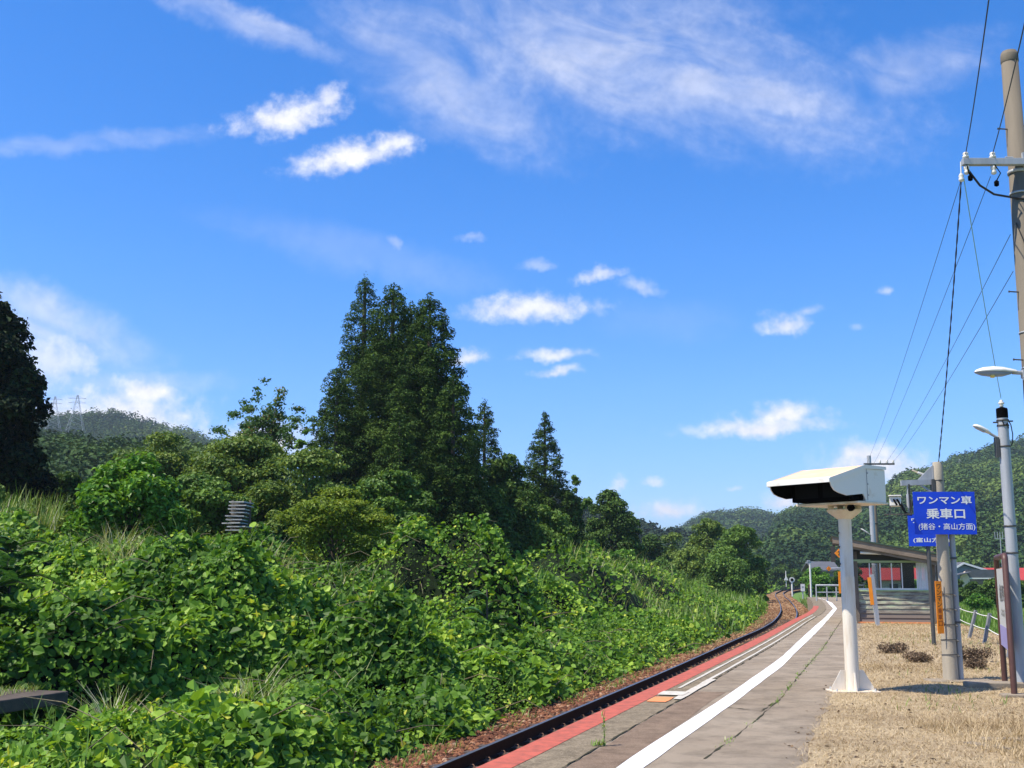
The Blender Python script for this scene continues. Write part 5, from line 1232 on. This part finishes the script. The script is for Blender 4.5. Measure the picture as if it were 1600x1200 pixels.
# weed plant growing from the seam
wp_ = empty('weed_plant', ground(943, 1166), 0, 'single spindly green weed growing from the platform seam', 'weed')
MB().tube([(0, 0, 0), (.01, 0, .12), (.0, .01, .24), (.02, .0, .33)], [.005, .004, .003, .002], 5).build('stem', solid('weed_stem', (.10, .16, .05)), wp_)
n = 60; hh = rk.random(n) * .31; P_ = np.stack([.01 * rk.normal(size=n), .01 * rk.normal(size=n), hh], -1); P_[:26] = np.stack([-.05 + .035 * rk.normal(size=26), .02 * rk.normal(size=26), .005 + .01 * rk.random(26)], -1)
blades('leaves', P_, .03 + .05 * rk.random(n), .008 + .008 * rk.random(n), .4 + .9 * rk.random(n), GM, np.clip(.55 + .15 * rk.normal(size=n), 0, .9), None, kind=None, parent=wp_)

# ------------------------------------------------------------------ trees
def trunk_mesh(name, parent, base_r, pts, limbs, mat):
    m_ = MB(); n_ = len(pts); m_.tube(pts, [base_r * (1 - .75 * i / (n_ - 1)) for i in range(n_)], 9)
    for a, b_ in limbs:
        a, b_ = Vector(a), Vector(b_); mid = a.lerp(b_, .5) + Vector((0, 0, .12 * (b_ - a).length))
        r0_ = base_r * .34; m_.tube([a, mid, b_], [r0_, r0_ * .6, r0_ * .2], 6)
    return m_.build(name, mat, parent)
def crown_mesh(parent, lobes, n, size, mat, rg, wid=.7, up=.45, rnd=.55, shell=.4, tone_var=.25, light_top=0, sub=None, lobetone=.5):
    L_ = np.array(lobes, float); area = (L_[:, 3] * L_[:, 4] + L_[:, 3] * L_[:, 5]) ; pr = area / area.sum()
    k = rg.choice(len(L_), n, p=pr)
    d = rg.normal(size=(n, 3)); d = unit(d); d[:, 2] = np.where((d[:, 2] < -.2) & (rg.random(n) < .6), -d[:, 2], d[:, 2])
    r_ = 1 - shell * rg.random(n) ** 1.6
    bump = 1 + .18 * np.sin(d[:, 0] * 7 + k) * np.cos(d[:, 1] * 6 + k * 1.7)
    P = L_[k, :3] + d * L_[k, 3:6] * (r_ * bump)[:, None] + rg.normal(size=(n, 3)) * .04
    N = d * .7 + np.array([0, 0, up]) + rg.normal(size=(n, 3)) * rnd
    S = size * (.6 + .8 * rg.random(n))
    lt = rg.random(len(L_)); tint = np.clip(.5 + lobetone * (lt[k] - .5) + tone_var * rg.normal(size=n), 0, 1)
    V, Q = leaf_quads(P, N, S, wid, rg)
    return np_mesh('crown', V, Q, mat, np.repeat(tint, 4), parent)
def base_at(px, Y):
    x = (px - 800) / FPX * Y * 1.01
    return Vector((x, Y, float(soil_z(np.array([x]), np.array([Y]))[0])))
TREE_N = [0]
def broadleaf(px, Y, top_py, half_px, label, mat, n=9000, size=.16, base_py=None, nl=26, flat=.75, lobe=.36, group=None, trunk_mat=None, bottom=.25, up=.45, rnd=.55, name='broadleaf_tree', cat='tree', seed=None, shell=.45, zbase=None, wid=.7, core=True, lobetone=.5, fmin=.55, fmax=.80):
    b0_ = base_at(px, Y)
    if zbase is not None: b0_.z = zbase
    H = at(px, top_py, Y).z - b0_.z; Rr = half_px / FPX * Y
    TREE_N[0] += 1; rg = np.random.default_rng(seed or 1000 + TREE_N[0])
    o = empty(name, b0_, rg.random() * 6.28 * 0, label, cat, group)
    zc_ = H * (bottom + (1 - bottom) * .5); hz_ = H * (1 - bottom) * .5
    lobes = []
    for i in range(nl):
        while True:
            q = rg.normal(size=3); q /= np.linalg.norm(q)
            if q[2] > -.75: break
        f = fmin + (fmax - fmin) * rg.random(); lr = lobe * (.65 + .6 * rg.random())
        wtop = 1 - .25 * max(q[2], 0)
        lobes.append((q[0] * Rr * f * wtop * 1.05, q[1] * Rr * f * wtop, zc_ + q[2] * hz_ * (1 - lr * flat * .75) * (1 if fmin > .5 else f), Rr * lr, Rr * lr, min(Rr, hz_ * 1.4) * lr * flat))
    lobes.append((0, 0, zc_ + hz_ * (1 - lobe * flat * .8), Rr * lobe * .8, Rr * lobe * .8, Rr * lobe * flat * .8))
    if core: lobes.append((0, 0, zc_, Rr * .5, Rr * .5, hz_ * .6))
    limbs = [((0, 0, H * (.15 + .35 * rg.random())), (l[0] * .9, l[1] * .9, l[2])) for l in lobes[:14]]
    trunk_mesh('trunk', o, max(.06, Rr * .055), [(0, 0, -.2), (.02 * H, .0, H * .3), (-.01 * H, .01 * H, H * .55), (.0, 0, H * .82)], limbs, trunk_mat or M['bark'])
    crown_mesh(o, lobes, n, size, mat, rg, up=up, rnd=rnd, shell=shell, wid=wid, lobetone=lobetone)
    return o
CEDM = leaf_mat('cedar_foliage', [(0, (0.020, 0.045, 0.009)), (.5, (0.045, 0.092, 0.017)), (1, (0.110, 0.179, 0.028))], .65, .05, .10)
def cedar(px, Y, top_py, half_px, label, n=26000, base_z=None, seed=None, size=.26, low=.12, power=.8, tuft=1.0, group='tall cedars behind the creeper bank'):
    b0_ = base_at(px, Y); H = at(px, top_py, Y).z - b0_.z; Rr = half_px / FPX * Y
    TREE_N[0] += 1; rg = np.random.default_rng(seed or 3000 + TREE_N[0])
    o = empty('cedar_tree', b0_, 0, label, 'tree', group)
    lobes = []; limbs = []
    z = low
    while z < .985:
        rad = Rr * (1 - z) ** power * (1.0 if z > .2 else .75 + 1.2 * max(z - low, 0)); lr0 = max(.065 * Rr + .115 * rad, .20) * tuft
        m_ = max(3, int(2 * math.pi * rad * .78 / (lr0 * 1.55)))
        ph0 = rg.random() * 6.28
        for i in range(m_):
            a = ph0 + 6.283 * i / m_ + rg.normal() * .22; rr_ = max(rad - lr0 * .6, 0) * (.62 + .52 * rg.random()); lr = lr0 * (.55 + .6 * rg.random())
            c_ = (math.cos(a) * rr_, math.sin(a) * rr_, z * H - .10 * rr_ + rg.normal() * lr * .4)
            lobes.append((*c_, lr, lr, lr * .72))
            if rg.random() < .25: limbs.append(((0, 0, c_[2] + .2), c_))
        if rad > 1.6:
            for i in range(max(2, m_ // 3)):
                a = rg.random() * 6.28; rr_ = rad * .45 * rg.random(); lobes.append((math.cos(a) * rr_, math.sin(a) * rr_, z * H, lr0 * 1.2, lr0 * 1.2, lr0))
        z += lr0 * 1.05 / H
    lobes.append((0, 0, H * .985, .16, .16, H * .03))
    trunk_mesh('trunk', o, .016 * H, [(0, 0, -.2), (0, 0, H * .4), (0, 0, H * .8), (0, 0, H * .985)], limbs[:26], M['bark'])
    crown_mesh(o, lobes, int(n * 2.6), size * .55, CEDM, rg, wid=.5, up=.55, rnd=.28, shell=.26, tone_var=.12, lobetone=.7)
    return o
# the cedar clump
cedar(640, 64, 476, 96, 'rear cedar filling the notch between the middle and right hand cedars', 26000, low=.2, power=.5)
cedar(566, 66, 434, 108, 'left rear cedar of the tall clump, its narrow tip the highest of all', 26000, low=.2, power=.66)
cedar(611, 61, 446, 112, 'broad middle cedar of the tall clump, just right of the highest tip', 36000, low=.12, power=.56)
cedar(670, 59, 462, 100, 'right hand cedar of the tall clump with a blunt tip', 34000, low=.12, power=.50)
cedar(526, 60, 588, 74, 'short bright green cedar at the left foot of the tall clump', 14000, low=.1, power=.55)
cedar(708, 56, 590, 74, 'short dark cedar standing at the right foot of the tall clump', 16000, low=.1, power=.5)
cedar(757, 70, 628, 62, 'slim cedar just right of the tall clump', 12000, low=.1, power=.6)
cedar(625, 55, 655, 75, 'low front cedar before the middle of the tall clump', 15000, low=.06, power=.5)
cedar(851, 76, 646, 74, 'lone slim pointed cedar standing apart right of the tall clump', 22000, low=.05, power=.72, tuft=.95)
DARKB = leaf_mat('dark_foliage', [(0, (0.023, 0.057, 0.011)), (.5, (0.055, 0.114, 0.019)), (1, (0.122, 0.207, 0.035))], .6, .18, .2)
MIDB = leaf_mat('mid_foliage', [(0, (0.044, 0.098, 0.015)), (.5, (0.096, 0.186, 0.030)), (1, (0.179, 0.298, 0.052))], .55, .25, .25)
OLIVE = leaf_mat('olive_foliage', [(0, (0.055, 0.109, 0.017)), (.5, (0.121, 0.198, 0.034)), (1, (0.232, 0.309, 0.062))], .55, .25, .25)
YEL = leaf_mat('yellow_green_foliage', [(0, (0.068, 0.117, 0.011)), (.5, (0.147, 0.228, 0.022)), (1, (0.259, 0.332, 0.037))], .55, .28, .25)
FRESH = leaf_mat('fresh_foliage', [(0, (0.040, 0.121, 0.014)), (.5, (0.092, 0.224, 0.023)), (1, (0.172, 0.333, 0.040))], .45, .3, .3)
VDARK = leaf_mat('very_dark_foliage', [(0, (0.005, 0.014, 0.007)), (.6, (0.012, 0.026, 0.011)), (1, (0.032, 0.057, 0.019))], .7, .06, .1)  # dark evergreen leaf, with the trees' shaded near side put into the colour
broadleaf(-85, 44, 405, 136, 'huge dark tree cut by the left edge of the picture', VDARK, 34000, .24, nl=46, flat=.8, lobe=.30, bottom=.08)
broadleaf(-14, 42, 505, 84, 'dark lower tree at the left edge with twigs reaching right', VDARK, 20000, .2, nl=36, bottom=.06, lobe=.34)
broadleaf(40, 47, 690, 62, 'low very dark tree in the shade right of the huge left tree', VDARK, 9000, .2, nl=18, bottom=.0)
broadleaf(112, 56, 735, 50, 'rounded dark bush behind the fresh green tree', DARKB, 7000, .2, nl=16, bottom=.05)
broadleaf(212, 31, 712, 92, 'fresh bright green young tree with large leaves on the left', FRESH, 9000, .17, nl=34, lobe=.27, flat=.9, bottom=.02, wid=.6, up=.6)
broadleaf(150, 30, 760, 40, 'small fresh green sapling at the left side of the bright young tree', FRESH, 2600, .16, nl=12, lobe=.33, bottom=.0)
broadleaf(265, 62, 676, 85, 'olive green spreading tree above the bright young tree', OLIVE, 12000, .2, nl=26, flat=.5, lobe=.36, bottom=.15)
broadleaf(390, 50, 686, 120, 'broad olive green tree with flat layered crown left of the cedars', OLIVE, 22000, .17, nl=44, flat=.38, lobe=.30, bottom=.12, up=.8)
broadleaf(492, 46, 706, 98, 'flat topped olive tree touching the left foot of the cedars', OLIVE, 17000, .16, nl=36, flat=.38, lobe=.30, bottom=.1, up=.8)
broadleaf(318, 38, 748, 84, 'shaded grey green tree over the stack of pale boards', MIDB, 13000, .15, nl=30, flat=.42, lobe=.30, bottom=.25, up=.7)
broadleaf(612, 42, 738, 92, 'grey green layered tree before the foot of the cedars', MIDB, 17000, .15, nl=38, flat=.36, lobe=.28, bottom=.05, up=.8)
broadleaf(525, 36, 766, 108, 'yellow green feathery shrub tree in front of the olive trees', YEL, 17000, .13, nl=44, flat=.30, lobe=.25, bottom=.02, up=.8, wid=.5)
broadleaf(440, 39, 800, 50, 'small olive bush left of the feathery shrub tree', OLIVE, 5000, .14, nl=16, flat=.5, bottom=.0)
# airy tree
airy = broadleaf(412, 66, 590, 86, 'airy tree with open crown standing against a white cloud', leaf_mat('airy_foliage', [(0, (0.040, 0.096, 0.029)), (.5, (0.072, 0.160, 0.045)), (.9, (0.128, 0.224, 0.056)), (1, (0.224, 0.160, 0.064))], .5, .3, .25), 7500, .16, nl=90, flat=.6, lobe=.15, bottom=.40, core=False, shell=.95, fmin=.15, fmax=.95, trunk_mat=M['bark_pale'], rnd=.7, name='airy_tree')
broadleaf(478, 64, 668, 26, 'thin wispy tree between the airy tree and the cedars', FRESH, 1500, .18, nl=12, flat=.5, lobe=.25, bottom=.3, core=False, shell=.9)
broadleaf(352, 55, 690, 30, 'small twiggy tree with pale forked stem in the olive thicket', OLIVE, 2600, .15, nl=14, flat=.4, lobe=.28, bottom=.35, core=False, shell=.9, trunk_mat=M['bark_pale'])
# dark broadleaves right of the cedars
broadleaf(748, 58, 720, 52, 'dark leafy tree at the right foot of the cedar clump', DARKB, 12000, .18, nl=26, bottom=.0)
broadleaf(795, 64, 694, 48, 'dark broadleaf tree between the clump and the lone cedar', DARKB, 13000, .19, nl=26, bottom=.0, flat=.9)
broadleaf(772, 57, 770, 40, 'low leafy tree in deep shade under the lone cedar', DARKB, 8000, .18, nl=18, bottom=.0)
broadleaf(845, 68, 790, 55, 'mid green leafy tree around the foot of the lone cedar', MIDB, 10000, .19, nl=22, bottom=.0)
broadleaf(886, 76, 752, 32, 'dark slender tree just right of the lone cedar', DARKB, 7000, .2, nl=18, bottom=.0, flat=1.0)
broadleaf(896, 78, 742, 12, 'single leafy twig poking out above the slender dark tree', MIDB, 500, .16, nl=5, lobe=.4, bottom=.8, core=False)
broadleaf(918, 92, 772, 18, 'thin pale leafed tree left of the rounded tree', MIDB, 1800, .2, nl=10, bottom=.3, core=False, shell=.9)
broadleaf(953, 90, 760, 46, 'rounded dark green tree standing before a small white cloud', DARKB, 13000, .2, nl=30, flat=.8, lobe=.32, bottom=.0)
broadleaf(985, 92, 800, 24, 'leaning right hand crown of the rounded tree group', DARKB, 4000, .2, nl=12, bottom=.05)
broadleaf(912, 84, 845, 34, 'low bright bush at the foot of the rounded tree', FRESH, 3500, .22, nl=14, bottom=.0)
broadleaf(965, 80, 862, 40, 'low bright creeper bush right of the rounded tree', FRESH, 4500, .22, nl=14, bottom=.0)
broadleaf(1012, 125, 832, 30, 'small dark tree left of the big rounded trees', DARKB, 5000, .26, nl=16, bottom=.0)
broadleaf(1046, 130, 828, 30, 'brownish green tree beside the big rounded trees', OLIVE, 5000, .26, nl=16, bottom=.0)
broadleaf(1100, 122, 806, 44, 'big rounded olive tree with a pointed top by the track bend', OLIVE, 12000, .26, nl=34, lobe=.30, bottom=.0)
broadleaf(1148, 116, 817, 44, 'big rounded mid green tree nearest the far track bend', MIDB, 14000, .25, nl=36, lobe=.30, bottom=.0)
broadleaf(1075, 108, 858, 42, 'leafy olive bush under the big rounded trees', OLIVE, 7000, .24, nl=22, bottom=.0)
broadleaf(1125, 106, 868, 44, 'leafy green bush before the big rounded trees', MIDB, 7000, .24, nl=22, bottom=.0)
broadleaf(1028, 100, 872, 34, 'leafy bush left of the big rounded trees', MIDB, 5000, .24, nl=18, bottom=.0)
broadleaf(1176, 124, 862, 18, 'dark narrow bush at the right side of the big rounded trees', DARKB, 4500, .24, nl=16, bottom=.0, flat=1.0)
# right of the track
def rb(*a, **k): return broadleaf(*a, zbase=-1.35, **k)
rb(1266, 135, 887, 26, 'round fresh green tree beyond the platform end', FRESH, 5000, .3, nl=20, bottom=.02)
rb(1300, 130, 890, 15, 'small dark tree behind the stop signs', DARKB, 3000, .28, nl=14, bottom=.02)
rb(1325, 128, 886, 16, 'dark leafy tree seen left of the shelter', DARKB, 3000, .28, nl=14, bottom=.02)
rb(1252, 160, 890, 12, 'pale green tree left of the round fresh tree', MIDB, 2500, .3, nl=12, bottom=.05)
rb(1345, 110, 905, 22, 'leafy shrub seen through the shelter windows', MIDB, 2500, .25, nl=12, bottom=.0)
rb(1415, 100, 906, 24, 'green shrub behind the shelter seen through its right hand window', FRESH, 3000, .25, nl=12, bottom=.0)
for px_, Y_, tp_, hp_, lab, mt_ in ((1502, 104, 908, 15, 'dark garden shrub close behind the pale concrete pole', DARKB), (1535, 100, 903, 24, 'largest rounded garden shrub before the gabled house', DARKB), (1568, 96, 900, 20, 'dark garden shrub behind the station board', DARKB), (1600, 98, 906, 20, 'garden shrub at the right edge behind the grey steel pole', MIDB)):
    rb(px_, Y_, tp_, hp_, lab, mt_, n=4500, size=.22, nl=18, bottom=.0, name='garden_shrub', cat='shrub', group='garden shrubs before the houses')
rb(1506, 92, 929, 22, 'bright green low hedge plant beside the field', FRESH, 2600, .2, nl=12, bottom=.0, name='garden_shrub', cat='shrub')
rb(1480, 120, 905, 14, 'dark shrub right of the shelter below the red roof', DARKB, 2500, .25, nl=12, bottom=.0)
for k, (px_, Y_) in enumerate(((1196, 250), (1212, 262), (1232, 240), (1252, 255))):
    rb(px_, Y_, 890 - (k % 2) * 8, 15, ('dark tree low on the slope just right of the big rounded trees', 'second dark tree on the low slope above the track bend', 'third dark tree on the low slope, above the white marker', 'rightmost dark tree on the low slope above the fresh tree')[k], DARKB, n=2600, size=.45, nl=14, bottom=.0, group='dark trees on the low slope above the track bend')

# sumac plants with feathered leaves at the left edge
def frond_plant(px, Y, nfr, length, label, mat, seed, h0=.3):
    b0_ = base_at(px, Y); b0_.z = float(canopy_z(np.array([b0_.x]), np.array([b0_.y]))[0]) - .4; rg = np.random.default_rng(seed); o = empty('feather_leaf_plant', b0_, 0, label, 'plant')
    stem = MB(); Ps, As, Ns, Ss = [], [], [], []
    for i in range(nfr):
        a = rg.random() * 6.28; el_ = .35 + .7 * rg.random(); ln_ = length * (.7 + .5 * rg.random()); hh_ = h0 + rg.random() * 1.0
        dr = Vector((math.cos(a) * math.cos(el_), math.sin(a) * math.cos(el_), math.sin(el_)))
        pts = [Vector((0, 0, hh_)) + dr * ln_ * t_ - Vector((0, 0, .55 * ln_ * t_ * t_)) for t_ in np.linspace(0, 1, 9)]
        stem.tube(pts, [.010 - .0009 * j for j in range(9)], 4)
        for j in range(1, 25):
            t_ = .12 + .88 * j / 24; p = Vector((0, 0, hh_)) + dr * ln_ * t_ - Vector((0, 0, .55 * ln_ * t_ * t_)); sd_v = Vector((-math.sin(a), math.cos(a), -.15))
            for s_ in (-1, 1):
                Ps.append(p); As.append((sd_v * s_ + dr * .35).normalized()); nn = Vector((rg.normal() * .2, rg.normal() * .2, 1)); Ns.append(nn); Ss.append(.19 * ln_ * (1 - .6 * abs(t_ - .45)))
    stem.tube([(0, 0, -.3), (0, 0, h0 + 1.0)], .02, 6)
    stem.build('stem', M['bark'], o)
    A = np.array(As); N_ = np.array(Ns); N_ = unit(N_ - A * np.sum(N_ * A, 1, keepdims=True)); S = np.array(Ss)
    B = np.cross(N_, A); V = np.array(Ps)[:, None] + S[:, None, None] * (LF[None, :, :1] * A[:, None] + .45 * LF[None, :, 1:2] * B[:, None] + LF[None, :, 2:3] * N_[:, None])
    F = (LQ[None] + (np.arange(len(S)) * 6)[:, None, None]).reshape(-1, 4)
    np_mesh('leaves', V.reshape(-1, 3), F, mat, np.repeat(np.clip(.5 + .2 * rg.normal(size=len(S)), 0, 1), 6), o)
SUM = leaf_mat('feathered_leaves', [(0, (.02, .07, .02)), (.5, (.04, .12, .03)), (1, (.08, .18, .05))], .45, .25, .3)
frond_plant(35, 21.5, 26, 1.0, 'plant with feathered compound leaves near the left edge', SUM, 7)
frond_plant(-30, 20.5, 26, 1.0, 'feathered leaf plant cut by the left edge of the picture', SUM, 8)
frond_plant(15, 19.0, 16, .8, 'smaller dark feathered leaf plant above the old concrete slab', SUM, 9, h0=.1)
frond_plant(762, 27, 14, .8, 'feathered leaf plant in the creeper before the dark trees', SUM, 10)
# tall weeds by the rubble on the far left
P_ = np.concatenate([band(900, -40, 120, 33, 38, 15), band(500, 50, 100, 33, 37, 12)]); n = len(P_)
blades('tall_weeds', P_ + np.array([0, 0, -.1]), .8 + 1.0 * rk.random(n), .02 + .03 * rk.random(n), .1 + .5 * rk.random(n), GM, np.clip(.5 + .3 * rk.normal(size=n), 0, 1), 'tall weeds around the rubble at far left')
for px_, Y_, tp_, hp_, lab in ((8, 34, 742, 16, 'leafy upright weed bush at the far left edge'), (68, 35, 765, 20, 'leafy upright weed bush behind the rubble'), (118, 33, 775, 20, 'leafy weed bush right of the rubble')):
    broadleaf(px_, Y_, tp_, hp_, lab, OLIVE, 1800, .12, nl=12, flat=1.2, lobe=.35, bottom=.0, name='weed_bush', cat='bush', core=False)
# rubble
rb_g = np.random.default_rng(77)
for i, (px_, py_, s_) in enumerate(((40, 798, .16), (52, 802, .13), (62, 796, .20), (72, 803, .15), (82, 797, .17), (92, 800, .24), (103, 801, .12), (56, 790, .12))):
    p = at(px_, py_ , 31.0); p.z = float(canopy_z(np.array([p.x]), np.array([p.y]))[0]) + .05
    V = ico * (1 + .5 * (rb_g.random((12, 1)) - .5)) * s_ * np.array([1.3, 1, .8])
    o = MB().add([tuple(v) for v in V], [tuple(f) for f in icf]).build('rubble_stone', M['stone'], None, loc=p); o.rotation_euler = (rb_g.random(), rb_g.random(), rb_g.random() * 6); tag(o, 'rough grey white stone of the rubble heap at far left', 'stone', 'stones of the rubble heap')
# stack of pale boards
bpz = at(372, 832, 36); bpz.z = float(soil_z(np.array([bpz.x]), np.array([bpz.y]))[0])
zt_b = at(372, 783, 36).z - bpz.z; nbd = 9; zlow = max(at(372, 832, 36).z - bpz.z, .0)
spb = (zt_b - zlow) / nbd
for k in range(nbd):
    o = MB().box((0, 0, 0), (.42 + .16 * rb_g.random(), .9, .035)).build('board', M['plank'], None, bevel=.004)
    o.location = (bpz.x + .22 * (rb_g.random() - .5), bpz.y, bpz.z + zlow + spb * (k + .5)); o.rotation_euler = (0, R(2) * rb_g.normal(), R(4) * rb_g.normal())
    tag(o, 'weathered pale board in the stack under the trees', 'board', 'stack of pale boards under the trees')
rk_ = empty('board_rack', (bpz.x, bpz.y, bpz.z), 0, 'dark post rack holding the stack of pale boards under the trees', 'rack')
for x in (-.28, .28):
    MB().box((x, .3, zt_b / 2), (.06, .06, zt_b + .1)).build('post', M['wood_dark'], rk_)
for k in range(nbd):
    MB().box((0, .3, zlow + spb * (k + .5) - .036), (.60, .05, .02)).build('bearer', M['wood_dark'], rk_)
# old concrete slab of the opposite platform
ys_l = np.arange(8.6, 14.75, .4); sv_, sf_ = [], []
for i_, y_ in enumerate(ys_l):
    a_ = offs(y_, 7.95 + .02 * math.sin(i_ * 2.1)); b_ = offs(y_, 9.0)
    sv_ += [(a_[0], a_[1], -.02), (b_[0], b_[1], -.02), (a_[0], a_[1], -.20), (b_[0], b_[1], -.20)]
    if i_: p_, q_ = 4 * (i_ - 1), 4 * i_; sf_ += [(p_, p_ + 1, q_ + 1, q_), (p_ + 2, p_, q_, q_ + 2), (p_ + 1, p_ + 3, q_ + 3, q_ + 1), (p_ + 3, p_ + 2, q_ + 2, q_ + 3)]
sf_ += [(0, 2, 3, 1), (4 * len(ys_l) - 4, 4 * len(ys_l) - 3, 4 * len(ys_l) - 1, 4 * len(ys_l) - 2)]
o = MB().add(sv_, sf_).build('concrete_slab', M['slab'], None, bevel=.02); tag(o, 'dark old concrete platform edge showing through the creeper at far left', 'slab')
yy_ = 8.6 + 6.2 * rk.random(900); dd_ = 8.35 + .6 * rk.random(900)
P_ = np.stack([edge_x(yy_) - dd_ * np.cos(edge_a(yy_)), yy_ + dd_ * np.sin(edge_a(yy_)), np.full(900, -.02)], -1)
blades('slab_grass', P_, .05 + .10 * rk.random(900), .006 + .008 * rk.random(900), .4 + rk.random(900), GM, np.clip(.6 + .2 * rk.normal(size=900), 0, .95), 'short bright grass on top of the old slab')
# dead brown shrubs in the dry grass
DEAD = leaf_mat('dead_leaves', [(0, (0.072, 0.051, 0.036)), (.6, (0.174, 0.123, 0.087)), (1, (0.348, 0.261, 0.174))], .85, .1, .1)
def dead_shrub(px, py, rx, hz_, label, seed):
    p = ground(px, py); rg = np.random.default_rng(seed); o = empty('dead_shrub', p, 0, label, 'shrub', 'dead shrubs in the dry grass')
    st_ = MB()
    for i in range(14):
        a = rg.random() * 6.28; st_.tube([(0, 0, 0), (math.cos(a) * rx * .4, math.sin(a) * rx * .3, hz_ * .6), (math.cos(a) * rx * .9, math.sin(a) * rx * .6, hz_ * (.5 + .5 * rg.random()))], [.008, .006, .003], 4)
    st_.build('twigs', M['bark'], o)
    lobes = [(rg.normal() * rx * .45, rg.normal() * rx * .3, hz_ * (.25 + .4 * rg.random()), rx * .4, rx * .35, hz_ * .4) for _ in range(9)]
    crown_mesh(o, lobes, 1500, .045, DEAD, rg, wid=.5, up=.1, rnd=.9, shell=.9).name = 'foliage'
dead_shrub(1400, 1021, .30, .20, 'left dead brown shrub between the column and the concrete pole', 31)
dead_shrub(1432, 1035, .24, .14, 'small dead brown shrub just left of the concrete pole', 32)
dead_shrub(1516, 1034, .32, .30, 'dead brown shrub between the concrete pole and the station board', 33)
dead_shrub(1524, 1046, .20, .14, 'low dark dead shrub right of the concrete pole', 34)
# ------------------------------------------------------------------ haze
hm = bpy.data.materials.new('haze_air'); hm.use_nodes = True; hn = hm.node_tree; hn.nodes.clear()
pv_ = hn.nodes.new('ShaderNodeVolumePrincipled'); pv_.inputs['Color'].default_value = (.72, .84, 1.0, 1); pv_.inputs['Density'].default_value = .00018; pv_.inputs['Anisotropy'].default_value = .2
ho_ = hn.nodes.new('ShaderNodeOutputMaterial'); hn.links.new(pv_.outputs[0], ho_.inputs['Volume'])
hz_o = MB().box((0, 3750, 96), (12200, 10700, 197)).build('haze', hm); tag(hz_o, 'thin bluish summer air between the platform and the hills', 'haze', kind='stuff')
